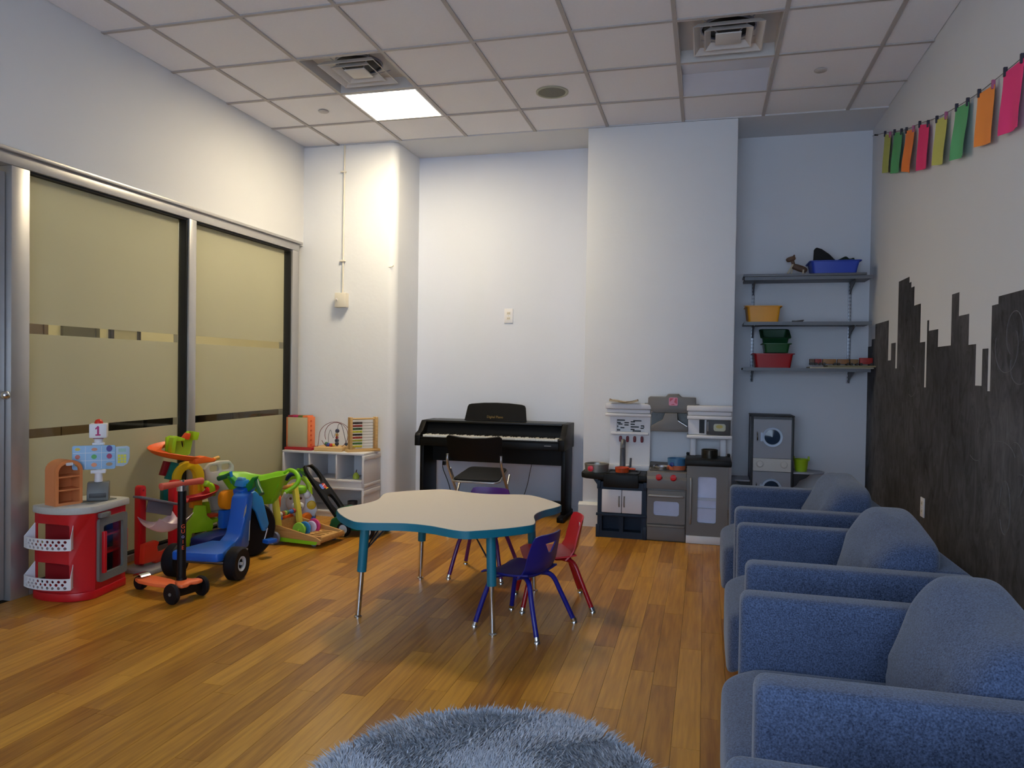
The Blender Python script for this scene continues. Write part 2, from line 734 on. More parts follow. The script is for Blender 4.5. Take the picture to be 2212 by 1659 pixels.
plank_me = {}
spots = []
rest = MB()
nrow = int((XR - XL) / PW) + 1
rng = random.Random(5)
for i in range(nrow):
    x = XL + i * PW
    y = YR - rng.random() * PL
    while y < YB:
        y0, y1 = max(y, YR), min(y + PL, YB)
        y += PL
        if y1 - y0 < 0.03:
            continue
        vis = y1 > 1.75 and (y0 + y1) / 2 < 6.4 and -3.4 < x < 0.25 and x > -0.95 * y1 - 0.5 and x < 0.42 * y1 + 0.2
        d = math.hypot(x, (y0 + y1) / 2)
        spots.append((0 if vis else 1, d, x, y0, y1))
spots.sort()
nvis = 0
for k, (hid, d, x, y0, y1) in enumerate(spots):
    if not hid and nvis < 290:
        nvis += 1
        key = round(y1 - y0, 3)
        if key not in plank_me:
            plank_me[key] = MB().box(0.0006, PW - 0.0006, -key / 2 + 0.0006, key / 2 - 0.0006, -0.012, 0.0).mesh('plank', PLANK, smooth=0)
        o = put('plank', plank_me[key], PLANK, fl)
        o.location = (x, (y0 + y1) / 2, 0)
    else:
        plank_box(rest, x, y0, y1)
o = put('far_planks', rest, PLANK, fl, smooth=0)
o['kind'] = 'stuff'

# ceiling grid and tiles
T = 0.6096
GX, GY = -3.2548, 3.7688
AL = 0.012                                                   # half bar
ce = struct('ceiling', MB().box(XL, XR, YR, YF, ZC + 0.16, ZC + 0.22), M_('ceiling_deck', '8a8a8a', 0.9))
gm = MB()
xs = [GX + i * T for i in range(0, 8)]
ys = [GY + j * T for j in range(-7, 4)]
for x in xs:
    gm.box(x - AL, x + AL, YR, YF, ZC, ZC + 0.03)
for y in ys:
    xe = [XL] + xs + [XR]
    for a, b in zip(xe[:-1], xe[1:]):
        gm.box(a + (AL if a != XL else 0), b - (AL if b != XR else 0), y - AL, y + AL, ZC + 0.0003, ZC + 0.03)
put('ceiling_grid', gm, TBAR, ce, smooth=0)
OPEN = {(1, 1), (1, 2), (5, 1), (5, 2)}
tile_me = {}
xe = [XL - T * 0 - 0.0] + xs + [XR]
ye = [YR] + ys + [YF]
for i in range(len(xe) - 1):
    for j in range(len(ye) - 1):
        if (i - 1, j - 8) in OPEN:
            continue
        a, b, c, d = xe[i] + 0.004, xe[i + 1] - 0.004, ye[j] + 0.004, ye[j + 1] - 0.004
        if b - a < 0.02 or d - c < 0.02:
            continue
        key = (round(b - a, 3), round(d - c, 3))
        if key not in tile_me:
            tile_me[key] = MB().box(-key[0] / 2, key[0] / 2, -key[1] / 2, key[1] / 2, 0, 0.016).mesh('ceiling_tile', TILE, smooth=0)
        o = put('ceiling_tile', tile_me[key], TILE, ce)
        o.location = ((a + b) / 2, (c + d) / 2, ZC + 0.009)
# plain ceiling over the alcoves
put('alcove_ceiling', MB().box(XL, XR + 0.1, YF, YB + 0.1, ZC, ZC + 0.22), WALL, ce, smooth=0)

# walls
pl = [(XL - 0.1, YB + 0.1), (XL - 0.1, YF)]
n = 8
R_ = 0.07
for k in range(n + 1):
    a = math.radians(-90 + 90 * k / n)
    pl.append((-2.682 - R_ + R_ * math.cos(a), YF + R_ + R_ * math.sin(a)))
pl += [(-2.682, YB + 0.1)]
struct('wall_pilaster', MB().prism(pl, 'z', 0, ZC - 0.003), ROUGHW, smooth=30)
struct('wall_alcove', MB().box(-2.682, -0.972, YB, YB + 0.1, 0, ZC), WALLB, smooth=0)
struct('wall_chimney', MB().box(-0.972, 0.218, YF, YB + 0.1, 0, ZC - 0.002), ROUGHW, bev=0.006)
struct('wall_niche', MB().box(0.218, XR, YB, YB + 0.1, 0, ZC), WALLN, smooth=0)
wr = struct('wall_right', MB().box(XR, XR + 0.1, YR, YB + 0.1, 0, ZC + 0.2), WALL, smooth=0)
# rear wall with the window that lights the room
rw = MB()
WX0, WX1, WZ0, WZ1 = -2.4, 1.2, 0.4, 2.5
rw.box(-5.4, WX0, YR - 0.1, YR, 0, ZC + 0.2).box(WX1, XR + 0.1, YR - 0.1, YR, 0, ZC + 0.2)
rw.box(WX0, WX1, YR - 0.1, YR, 0, WZ0).box(WX0, WX1, YR - 0.1, YR, WZ1, ZC + 0.2)
struct('wall_rear', rw, WALL, smooth=0)
w3 = MB()
for x in (WX0, WX0 + 1.05, WX1 - 1.05, WX1 - 0.05):
    w3.box(x, x + 0.05, YR - 0.08, YR - 0.04, WZ0, WZ1)
w3.box(WX0 + 0.05, WX1 - 0.05, YR - 0.079, YR - 0.041, WZ0, WZ0 + 0.05).box(WX0 + 0.05, WX1 - 0.05, YR - 0.079, YR - 0.041, WZ1 - 0.05, WZ1)
w3o = struct('window_3', w3, ALU, smooth=0)
put('pane', MB().box(WX0 + 0.01, WX1 - 0.01, YR - 0.062, YR - 0.058, WZ0 + 0.01, WZ1 - 0.01), GLASS, w3o, smooth=0)

# left wall: painted above the glazed partition
FZ = 2.40                                                  # top of the partition
DX = XL - 0.13
struct('wall_left', MB().box(XL - 0.12, XL, YR, YF, FZ, ZC + 0.2).box(XL - 0.12, XL, YR, 1.6, 0, FZ - 0.001), WALL, smooth=0)
fr = XL + 0.012                                            # face of the aluminium
XG = XL - 0.045                                            # plane of the glass


def bay(root, y0, y1, posts, film=True):
    """one glazed bay with three frosted films and two clear stripes"""
    zb, zt = 0.055, 2.325
    put('pane', MB().box(XG - 0.012, XG - 0.004, y0, y1, zb, zt), GLASS, root, smooth=0)
    for (a, b) in ((zb, 0.86), (0.912, 1.446), (1.503, zt)):
        put('frosted_film', MB().box(XG - 0.003, XG - 0.0015, y0 + 0.012, y1 - 0.03, a, b), FROST, root, smooth=0)


hd = structroot('trim_1')
put('header_rail', MB().box(XL - 0.12, fr, 2.2, 6.035, 2.335, FZ), ALU, hd, bev=0.003)
put('head_cap', MB().box(XL - 0.02, fr + 0.02, 1.6, 6.06, FZ + 0.0005, FZ + 0.022), ALU, hd, bev=0.003)
put('sill_rail', MB().box(XL - 0.12, fr - 0.002, 3.265, 6.035, 0.0005, 0.045), ALU, hd, bev=0.003)
put('head_gasket', MB().box(XG - 0.02, XL - 0.005, 3.265, 5.905, 2.322, 2.334), GASKET, hd, smooth=0)
put('sill_gasket', MB().box(XG - 0.02, XL - 0.002, 3.265, 5.905, 0.046, 0.058), GASKET, hd, smooth=0)
put('corner_post', MB().box(XL - 0.12, fr, 3.15, 3.262, 0.0005, 2.334), ALU, hd, bev=0.004)
put('mullion', MB().box(XL - 0.12, fr, 4.555, 4.632, 0.046, 2.334), ALU, hd, bev=0.004)
put('end_post', MB().box(XL - 0.12, fr, 5.925, 6.035, 0.046, 2.334), ALU, hd, bev=0.004)
put('mullion_gasket', MB().box(XG - 0.02, XL - 0.003, 4.540, 4.5545, 0.06, 2.32), GASKET, hd, smooth=0)
put('end_gasket', MB().box(XG - 0.02, XL - 0.003, 5.908, 5.9245, 0.06, 2.32), GASKET, hd, smooth=0)
w1 = structroot('window_1')
bay(w1, 3.263, 4.5395, None)
w2 = structroot('window_2')
bay(w2, 4.6325, 5.9075, None)
# glass door left of the corner post
d1 = structroot('door_1')
put('door_stile', MB().box(XL - 0.07, XL - 0.025, 3.05, 3.145, 0.008, 2.30), ALU, d1, bev=0.004)
put('door_stile', MB().box(XL - 0.07, XL - 0.025, 2.2, 2.3, 0.008, 2.30), ALU, d1, bev=0.004)
put('door_rail', MB().box(XL - 0.07, XL - 0.025, 2.301, 3.049, 2.2, 2.30), ALU, d1, bev=0.004)
put('door_rail', MB().box(XL - 0.07, XL - 0.025, 2.301, 3.049, 0.008, 0.15), ALU, d1, bev=0.004)
put('pane', MB().box(XL - 0.05, XL - 0.044, 2.301, 3.049, 0.151, 2.199), FROST, d1, smooth=0)
h = MB()
h.cyl((XL - 0.025, 3.10, 1.11), (XL + 0.02, 3.10, 1.11), 0.011)
h.sphere((XL + 0.03, 3.10, 1.11), 0.024)
put('door_knob', h, CHROME, d1)
struct('trim_2', MB().box(XL - 0.12, fr, 2.1, 2.198, 0, 2.334).box(XL - 0.12, XL - 0.0, 1.601, 2.099, 0, 2.399), ALU, bev=0.003)

# the corridor beyond the glass
CW = M_('corridor_paint', 'd8cca4', 0.8, var=0.03, scale=2)
struct('wall_corridor', MB().box(-5.5, -5.4, YR, 10.6, 0, ZC + 0.2), CW, smooth=0)
struct('wall_corridor_end', MB().box(-5.4, XL - 0.1, 10.5, 10.6, 0, ZC + 0.2).box(XL - 0.2, XL - 0.105, YF + 0.001, 10.499, 0, ZC + 0.2), CW, smooth=0)
struct('floor_corridor', MB().box(-5.4, XL - 0.12, YR, 10.5, -0.08, 0), M_('corridor_carpet', '8d7a58', 0.95, var=0.1, scale=80))
struct('ceiling_corridor', MB().box(-5.4, XL - 0.12, YR, 10.5, ZC, ZC + 0.2), WALL, smooth=0)
DARKW = M_('dark_wood', '241a12', 0.5, var=0.2, stretch=(1, 0.1, 1))
MIDW = M_('brown_board', '6a5540', 0.6, var=0.1)
GREYB = M_('grey_board', '55503f', 0.6, var=0.1)
for (y0, y1, z0, z1, m, lab) in ((4.55, 5.06, 1.2, 1.95, MIDW, 'brown notice board behind the glass, beside the corner post in the upper stripe'),
                                 (5.21, 5.61, 1.2, 1.95, GREYB, 'grey-brown notice board behind the glass, second in the upper clear stripe'),
                                 (5.74, 6.12, 1.25, 1.66, M_('pale_print', 'b3a887', 0.6, var=0.1), 'dark-framed pale picture behind the glass, third in the upper clear stripe')):
    t = thing('notice_board', lab, 'board', (-5.4, (y0 + y1) / 2, (z0 + z1) / 2))
    a, b = (y1 - y0) / 2, (z1 - z0) / 2
    put('panel', MB().box(0.0, 0.02, -a + 0.041, a - 0.041, -b + 0.041, b - 0.041), m, t, smooth=0)
    put('frame', MB().plate([(-a, -b), (a, -b), (a, b), (-a, b)], [[(-a + 0.04, -b + 0.04), (a - 0.04, -b + 0.04), (a - 0.04, b - 0.04), (-a + 0.04, b - 0.04)]], 0.03, lambda u, v: (0.03, u, v)), DARKW if m.name == 'pale_print' else m, t, smooth=0)
t = thing('wall_lamp', 'black angled wall lamp behind the right glass pane, seen in the upper clear stripe', 'lamp', (-5.4, 7.5, 1.72))
put('wall_plate', MB().box(0.0, 0.02, -0.04, 0.04, -0.03, 0.03), STEEL, t, bev=0.004)
put('arm', MB().beam((0.03, 0.0, -0.005), (0.05, 0.36, 0.05), 0.03, 0.022), BLACKP, t, bev=0.004)
t = thing('wall_bracket', 'dark triangular wall bracket at the far end of the upper clear stripe', 'bracket', (-5.4, 8.4, 1.775))
put('rail', MB().box(0.0, 0.05, -0.2, 0.3, 0.015, 0.035), DARKW, t)
put('brace', MB().beam((0.02, -0.19, 0.012), (0.02, 0.15, -0.06), 0.02, 0.02).beam((0.02, 0.15, -0.06), (0.02, 0.2, 0.012), 0.02, 0.02), DARKW, t)
for y0, y1, lab in ((5.73, 6.09, 'black waiting chair behind the left glass pane in the lower clear stripe'), (6.13, 6.90, 'wide black waiting seat beside the mullion in the lower clear stripe')):
    t = thing('waiting_seat', lab, 'seat', (-5.1, (y0 + y1) / 2, 0))
    w = (y1 - y0) / 2
    put('seat', MB().box(-0.2, 0.25, -w, w, 0.40, 0.52), BLACKP, t, bev=0.02)
    put('backrest', MB().box(-0.29, -0.2005, -w, w, 0.40, 1.0), BLACKP, t, bev=0.02)
    for sy in (-1, 1):
        for sx in (-1, 1):
            put('leg', MB().cyl((sx * 0.18, sy * (w - 0.04), 0), (sx * 0.18, sy * (w - 0.04), 0.40), 0.018), STEEL, t)
for y0, y1, hz, m, lab in ((4.45, 5.05, 0.95, MIDW, 'brown sideboard behind the glass beside the corner post in the lower clear stripe'), (6.95, 7.16, 0.9, DARKW, 'narrow dark cabinet behind the right glass pane in the lower clear stripe'), (7.44, 8.75, 0.9, M_('umber_board', '3f3526', 0.6, var=0.3), 'long umber sideboard behind the right glass pane in the lower clear stripe')):
    t = thing('sideboard', lab, 'cabinet', (-5.15, (y0 + y1) / 2, 0))
    w = (y1 - y0) / 2
    put('carcass', MB().box(-0.24, 0.22, -w, w, 0.05, hz), m, t, bev=0.006)
    put('plinth', MB().box(-0.22, 0.2, -w + 0.02, w - 0.02, 0, 0.0495), DARKW, t)
    for sy in (-1, 1):
        d = put('door', MB().box(0.221, 0.24, *sorted((0.005 * sy, (w - 0.005) * sy)), 0.07, hz - 0.02), m, t, bev=0.004)
        put('knob', MB().sphere((0.252, 0.03 * sy, 0.6), 0.012), STEEL, d)

# skirting
struct('baseboard_chimney', MB().prism([(0, 0), (-0.045, 0), (-0.045, 0.178), (-0.03, 0.195), (0, 0.198)], 'x', -1.0, 0.218), TRIM)
bpy.data.objects['baseboard_chimney'].location = (0, YF - 0.0005, 0)
struct('baseboard_alcove', MB().box(-2.655, -1.02, YB - 0.012, YB - 0.0005, 0, 0.05), WALLB, bev=0.003)
struct('baseboard_pilaster', MB().box(-2.681, -2.668, YF + 0.08, YB - 0.013, 0, 0.028).box(-3.55, -2.76, YF - 0.014, YF - 0.0005, 0, 0.05), TRIM, bev=0.003)
struct('baseboard_niche', MB().box(0.22, XR - 0.014, YB - 0.013, YB - 0.0005, 0, 0.09), TRIM, bev=0.003)

# chalkboard skyline painted on the right wall
sky = [(6.655, 0.012), (6.655, 1.52), (6.52, 1.52), (6.52, 1.575), (6.40, 1.575), (6.40, 1.69), (5.965, 1.69), (5.965, 1.395), (5.87, 1.395), (5.87, 1.517),
       (5.745, 1.517), (5.745, 1.335), (5.692, 1.335), (5.692, 1.94), (5.42, 1.94), (5.42, 1.90), (5.37, 1.90), (5.37, 1.862), (5.29, 1.862), (5.29, 1.737),
       (5.135, 1.737), (5.135, 1.493), (5.022, 1.493), (5.022, 1.214), (4.98, 1.214), (4.98, 1.62), (4.95, 1.62), (4.95, 1.555), (4.765, 1.555), (4.765, 1.452),
       (4.525, 1.452), (4.525, 1.73), (4.41, 1.73), (4.41, 1.603), (4.25, 1.603), (4.25, 1.444), (4.14, 1.444), (4.14, 1.238), (4.045, 1.238), (4.045, 1.417),
       (3.972, 1.417), (3.972, 1.214), (3.935, 1.214), (3.935, 1.617), (3.857, 1.617), (3.857, 1.652), (3.35, 1.652), (3.35, 1.25), (3.2, 1.25), (3.2, 1.5),
       (2.6, 1.5), (2.6, 1.8), (2.1, 1.8), (2.1, 1.4), (1.4, 1.4), (1.4, 1.7), (0.8, 1.7), (0.8, 1.3), (0.2, 1.3), (0.2, 0.012)]
cb = put('chalkboard_paint', MB().prism(sky, 'x', XR - 0.002, XR + 0.001), chalk_mat('chalkboard'), wr, 'black chalkboard paint in the outline of a city skyline', smooth=0)
CHALK = M_('chalk', '5e5d60', 0.95, var=0.4, scale=60)
cm = MB()
rng = random.Random(3)


def chalk(cy, cz, ry, rz, a0, a1, k=18):
    cm.tube([(XR - 0.002, cy + ry * math.cos(math.radians(a0 + (a1 - a0) * i / k)), cz + rz * math.sin(math.radians(a0 + (a1 - a0) * i / k))) for i in range(k + 1)], 0.0022, 5)


chalk(3.75, 1.42, 0.13, 0.12, 150, 380)
chalk(3.66, 1.47, 0.09, 0.10, -60, 200)
chalk(3.6, 1.33, 0.10, 0.08, 180, 380)
chalk(3.78, 0.92, 0.16, 0.07, 20, 170)
chalk(3.62, 0.88, 0.10, 0.12, 70, 250)
chalk(3.72, 0.70, 0.06, 0.12, 0, 330)
chalk(3.55, 0.78, 0.08, 0.09, 60, 260)
chalk(4.1, 0.90, 0.08, 0.03, 200, 340)
chalk(5.3, 1.25, 0.12, 0.10, 100, 300)
put('chalk_drawing', cm, CHALK, wr)


def outlet(name, label, loc, face, w=0.075, hgt=0.118, switch=False):
    """face: direction the plate looks"""
    rz = {'-y': 0, '-x': -PI / 2}[face]
    t = thing(name, label, 'outlet', loc, rz)
    put('cover_plate', MB().box(-w / 2, w / 2, -0.007, 0, -hgt / 2, hgt / 2), WHITEP, t, bev=0.002)
    for s in (-1, 1):
        r = put('receptacle', MB().box(-0.017, 0.017, -0.0095, -0.0071, s * 0.024 - 0.014, s * 0.024 + 0.014), CREAMP, t, bev=0.001)
        sl = MB()
        for q in (-0.006, 0.006):
            sl.box(q - 0.0015, q + 0.0015, -0.0099, -0.0096, s * 0.024 - 0.005, s * 0.024 + 0.006)
        put('slot', sl, BLACKP, r, smooth=0)
    put('screw', MB().cyl((0, -0.0072, 0), (0, -0.0085, 0), 0.003, n=8), STEEL, t)
    return t


outlet('wall_outlet', 'ivory wall outlet high on the alcove wall above the piano', (-1.777, YB - 0.0005, 1.79), '-y', 0.082, 0.135)
outlet('wall_outlet', 'ivory wall outlet low in the black chalkboard wall', (XR - 0.0025, 4.972, 0.485), '-x')

# conduit and switch box on the pilaster
t = thing('switch_box', 'ivory surface-mounted switch box at the end of a thin conduit on the pilaster', 'switch', (-3.19, YF - 0.0005, 1.895))
put('housing', MB().box(-0.055, 0.055, -0.06, 0, -0.065, 0.065), CREAMP, t, bev=0.004)
put('toggle', MB().beam((-0.028, -0.061, -0.005), (-0.028, -0.078, 0.012), 0.008, 0.012), WHITEP, t, bev=0.002)
put('conduit', MB().cyl((0.0, -0.012, 0.0655), (0.006, -0.012, ZC - 1.895 - 0.004), 0.0075, n=10), CREAMP, t)
for z in (0.357, 1.16):
    put('clip', MB().box(-0.03, 0.022, -0.024, 0, z - 0.007, z + 0.007), CREAMP, t, bev=0.002)
t = thing('wall_hook', 'small white hook on the rounded corner of the pilaster', 'hook', (-2.72, YF + 0.008, 2.19))
put('hook', MB().tube(catmull([(-0.03, -0.006, 0.0), (-0.0, -0.012, 0), (0.02, -0.022, 0.002), (0.026, -0.03, 0.012)], 4), 0.004, 8), CREAMP, t)

# ------------------------------------------------------------------ ceiling fittings
VENT = M_('vent_paint', 'c9c4c0', 0.5, var=0.03)
DUCT = M_('duct_metal', '8c90a0', 0.4, metal=0.6, var=0.1)


def diffuser(x, y, label):
    t = thing('air_diffuser', label, 'vent', (x, y, ZC), 0, 'ceiling air diffusers')
    a = 0.292
    hb = MB()
    hb.box(-a, a, -a, a, 0.08, 0.084)
    for s in (-1, 1):
        hb.box(s * a - 0.002, s * a + 0.002, -a, a, 0.0, 0.08).box(-a + 0.003, a - 0.003, s * a - 0.002, s * a + 0.002, 0.0, 0.08)
    put('housing', hb, VENT, t, smooth=0)
    put('duct_opening', MB().lathe([(0.0, 0.076), (0.155, 0.076), (0.16, 0.0799)], (0, 0, 0)), BLACKP, t)
    put('duct_collar', MB().ring([(0.156, 0.066), (0.164, 0.066), (0.164, 0.0795), (0.156, 0.0795)], (0, 0, 0)), DUCT, t)
    for (b, tp, z0, z1) in ((0.205, 0.172, 0.0, 0.034), (0.140, 0.108, 0.0, 0.034)):
        q = MB()
        for k in range(4):
            c, s = [(1, 0), (0, 1), (-1, 0), (0, -1)][k]
            P = lambda r, w, z: (c * r - s * w, s * r + c * w, z)
            q.add([P(b, -b, z0), P(b, b, z0), P(tp, tp, z1), P(tp, -tp, z1), P(b - 0.006, -b + 0.006, z0), P(b - 0.006, b - 0.006, z0), P(tp - 0.006, tp - 0.006, z1), P(tp - 0.006, -tp + 0.006, z1)],
                  [(0, 1, 2, 3), (4, 7, 6, 5), (0, 4, 5, 1), (3, 2, 6, 7)])
        put('louver_ring', q, VENT, t, smooth=0)
    put('centre_plate', MB().box(-0.075, 0.075, -0.075, 0.075, 0.003, 0.012), VENT, t, bev=0.003)
    br = MB()
    for sx, sy in ((1, 1), (-1, 1), (1, -1), (-1, -1)):
        br.beam((sx * 0.06, sy * 0.06, 0.013), (sx * 0.16, sy * 0.16, 0.078), 0.008, 0.002)
    put('bracket', br, DUCT, t, smooth=0)


diffuser(GX + 1.5 * T, GY + 1.5 * T, 'square air diffuser in the ceiling behind the lit panel')
diffuser(GX + 5.5 * T, GY + 1.5 * T, 'square air diffuser in the ceiling next to the unlit troffer')
t = thing('ceiling_light', 'lit square light panel glowing white in the ceiling', 'light', (GX + 1.5 * T, GY + 2.5 * T, ZC))
a = 0.292
put('frame', MB().plate([(-a, -a), (a, -a), (a, a), (-a, a)], [[(-a + 0.016, -a + 0.016), (a - 0.016, -a + 0.016), (a - 0.016, a - 0.016), (-a + 0.016, a - 0.016)]], 0.012, lambda u, v: (u, v, 0.010)), WHITEP, t, smooth=0)
put('diffuser', MB().box(-a + 0.0165, a - 0.0165, -a + 0.0165, a - 0.0165, 0.001, 0.008), emit_mat('lamp_glow', (1.0, 0.84, 0.57), PANEL_STRENGTH), t, smooth=0)
put('housing', MB().box(-a, a, -a, a, 0.02, 0.09), VENT, t, smooth=0)
t = thing('ceiling_light', 'unlit bluish troffer with two sloping lenses in the ceiling', 'light', (GX + 5.5 * T, GY + 2.5 * T, ZC))
LENS = M_('troffer_lens', 'cfd4e4', 0.35, var=0.03)
put('housing', MB().box(-a, a, -a, a, 0.09, 0.1).box(-a, -a + 0.003, -a, a, 0, 0.09).box(a - 0.003, a, -a, a, 0, 0.09).box(-a + 0.003, a - 0.003, -a, -a + 0.003, 0, 0.09).box(-a + 0.003, a - 0.003, a - 0.003, a, 0, 0.09), VENT, t, smooth=0)
for s in (-1, 1):
    put('lens', MB().add([(-a + 0.004, s * (a - 0.004), 0.003), (a - 0.004, s * (a - 0.004), 0.003), (a - 0.004, s * 0.001, 0.05), (-a + 0.004, s * 0.001, 0.05),
                          (-a + 0.004, s * (a - 0.004), 0.006), (a - 0.004, s * (a - 0.004), 0.006), (a - 0.004, s * 0.001, 0.054), (-a + 0.004, s * 0.001, 0.054)],
                         [(0, 1, 2, 3), (4, 7, 6, 5), (0, 4, 5, 1), (1, 5, 6, 2), (2, 6, 7, 3), (3, 7, 4, 0)]), LENS, t, smooth=0)
t = thing('ceiling_speaker', 'round grey speaker grille in the ceiling right of the lit panel', 'speaker', (-1.112, 5.30, ZC + 0.009))
put('rim', MB().ring([(0.098, -0.001), (0.118, -0.001), (0.118, -0.007), (0.105, -0.010), (0.098, -0.006)], (0, 0, 0), n=32), M_('speaker_rim', 'a9a894', 0.5), t)
put('grille', MB().lathe([(0.0, -0.008), (0.097, -0.006), (0.097, -0.001)], (0, 0, 0), n=32), M_('speaker_cloth', '77776c', 0.8, var=0.2, scale=200), t)
for x, lab in ((-2.95, 'flat round sprinkler cover in the ceiling left of the lit panel'), (0.706, 'flat round sprinkler cover in the ceiling right of the troffer')):
    t = thing('sprinkler_cover', lab, 'sprinkler', (x, 5.30, ZC + 0.009))
    put('cap', MB().lathe([(0.0, -0.012), (0.036, -0.011), (0.041, -0.007), (0.041, -0.004)], (0, 0, 0), n=28), M_('cover_paint', 'b4b0ae', 0.5), t)
    put('collar', MB().lathe([(0.034, -0.004), (0.034, -0.0005)], (0, 0, 0), n=28), BLACKP, t)

# ------------------------------------------------------------------ paper garland on the right wall
GXW = XR - 0.014
PINS = [(6.60, 3.235), (6.46, 3.20), (6.144, 3.118), (5.853, 3.035), (5.516, 2.945), (5.198, 2.88), (4.832, 2.795), (4.481, 2.735), (4.142, 2.688), (3.812, 2.66), (3.599, 2.645), (3.2, 2.62), (2.6, 2.62)]
st = put('garland_string', MB().tube(catmull([(GXW, y, z) for y, z in PINS], 4), 0.0018, 6), M_('grey_cord', '57555a', 0.8))
tag(st, 'thin grey string of the paper garland slung along the right wall', 'string')
put('nail', MB().cyl((XR - 0.002, 6.46, 3.2), (XR - 0.03, 6.46, 3.2), 0.006, n=8), BLACKP, st)
SH = [(6.144, 5.95, 3.108, 3.041, 2.815, 2.771, 'b4b85c', 'yellow-green', 'first yellow-green paper sheet of the garland, nearest the niche corner'),
      (5.853, 5.615, 3.027, 2.958, 2.735, 2.683, '56a568', 'green', 'narrow-looking green paper sheet second from the niche corner'),
      (5.516, 5.306, 2.933, 2.879, 2.663, 2.595, 'ef8238', 'orange', 'orange paper sheet third from the niche corner'),
      (5.198, 4.973, 2.871, 2.803, 2.581, 2.538, 'ea3273', 'pink', 'pink paper sheet fourth from the niche corner'),
      (4.832, 4.624, 2.779, 2.736, 2.516, 2.469, 'c3c263', 'yellow', 'yellow paper sheet in the middle of the garland'),
      (4.481, 4.269, 2.725, 2.687, 2.446, 2.417, '5cae74', 'green', 'larger green paper sheet between the yellow and the orange one'),
      (4.142, 3.916, 2.676, 2.644, 2.418, 2.374, 'f7953f', 'orange', 'larger orange paper sheet beside the big pink one'),
      (3.812, 3.590, 2.65, 2.632, 2.371, 2.344, 'f0387f', 'pink', 'largest pink paper sheet, nearest the camera, at the photo edge')]
PINM = [M_('dark_peg', '2a2838', 0.6), M_('rose_peg', 'a8587c', 0.6)]
for k, (ya, yb, za, zb, ba, bb, hx, nm, lab) in enumerate(SH):
    t = thing('paper_sheet', lab, 'paper', (GXW - 0.004, ya, za), 0, 'coloured sheets pegged to the garland')
    cu = 0.012 + 0.006 * (k % 3)

    def fn(u, v, ya=ya, yb=yb, za=za, zb=zb, ba=ba, bb=bb, cu=cu):
        y = (yb - ya) * u
        top = (zb - za) * u
        bot = (ba - za) + (bb - ba) * u
        z = top + (bot - top) * v
        x = -cu * math.sin(v * PI * 0.5) ** 2 * (0.5 + 0.5 * math.cos(2 * PI * u)) - 0.002
        return (x, y, z)
    put('sheet', MB().sheet(fn, 8, 10, 0.0008), M_('paper_' + nm.replace('-', '_'), hx, 0.8, var=0.02), t)
    for u, pm in ((0.1, PINM[0]), (0.93, PINM[(k + 1) % 2])):
        y, z = (yb - ya) * u, (zb - za) * u
        put('clothes_peg', MB().box(-0.011, 0.005, y - 0.006, y + 0.006, z - 0.018, z + 0.024), pm, t, bev=0.002)

# ------------------------------------------------------------------ clover table
TC = (-1.322, 3.815)
TZ = 0.53
TOPM = M_('table_laminate', 'cfc3b2', 0.45, var=0.03, scale=90)
TEAL = M_('teal_edge', '0f6c80', 0.4, var=0.04)
LOBE = [(0, 0.606), (10, 0.610), (17, 0.614), (20, 0.602), (26, 0.552), (32, 0.512), (38, 0.489), (45, 0.478)]


def rlobe(d):
    d = abs((d + 45) % 90 - 45)
    for (a, r), (b, q) in zip(LOBE[:-1], LOBE[1:]):
        if a <= d <= b:
            return r + (q - r) * (d - a) / (b - a)
    return 0.48


def clover(k):
    ctl = []
    for i in range(0, 360, 5):
        r = rlobe(i - 42) * k
        ctl.append((r * math.cos(math.radians(i)), r * math.sin(math.radians(i)), 0))
    return [(p.x, p.y) for p in catmull(ctl, 2, True)]


t = thing('activity_table', 'clover-shaped kids table with beige top and teal edge', 'table', (TC[0], TC[1], 0))
put('tabletop', MB().prism(clover(0.994), 'z', TZ - 0.028, TZ), TOPM, t)
eb = MB()
o_, i_ = clover(1.0), clover(0.985)
n = len(o_)
vs = [(p[0], p[1], z) for (P, z) in ((o_, TZ - 0.038), (o_, TZ - 0.001), (i_, TZ - 0.0275), (i_, TZ - 0.038)) for p in P]
eb.add(vs, [(a * n + k, a * n + (k + 1) % n, ((a + 1) % 4) * n + (k + 1) % n, ((a + 1) % 4) * n + k) for a in range(4) for k in range(n)])
put('edge_band', eb, TEAL, t, smooth=30)
THIN = M_('dark_rod', '2b2f3c', 0.4, metal=0.5)
for (fx, fy) in ((-0.382, -0.35), (-0.342, 0.413), (0.353, -0.398), (0.386, 0.363)):
    tx, ty = fx * 0.93, fy * 0.93
    P = lambda z: (fx + (tx - fx) * z / 0.5, fy + (ty - fy) * z / 0.5, z)
    lg = put('leg', MB().cyl(P(0.235), P(0.501), 0.024), TEAL, t)
    put('leg_extension', MB().cyl(P(0.012), P(0.2345), 0.0135), CHROME, lg)
    put('glide', MB().lathe([(0.02, 0), (0.02, 0.006), (0.014, 0.012)], (fx, fy, 0), n=14), CHROME, lg)
    br = MB()
    m = P(0.33)
    for s in (-1, 1):
        w = Vector((-ty, tx, 0)).normalized() * 0.05 * s
        br.cyl(m, (tx * 0.72 + w.x, ty * 0.72 + w.y, 0.5), 0.0045, n=6)
    put('brace', br, THIN, lg)

# ------------------------------------------------------------------ stacking kids chairs


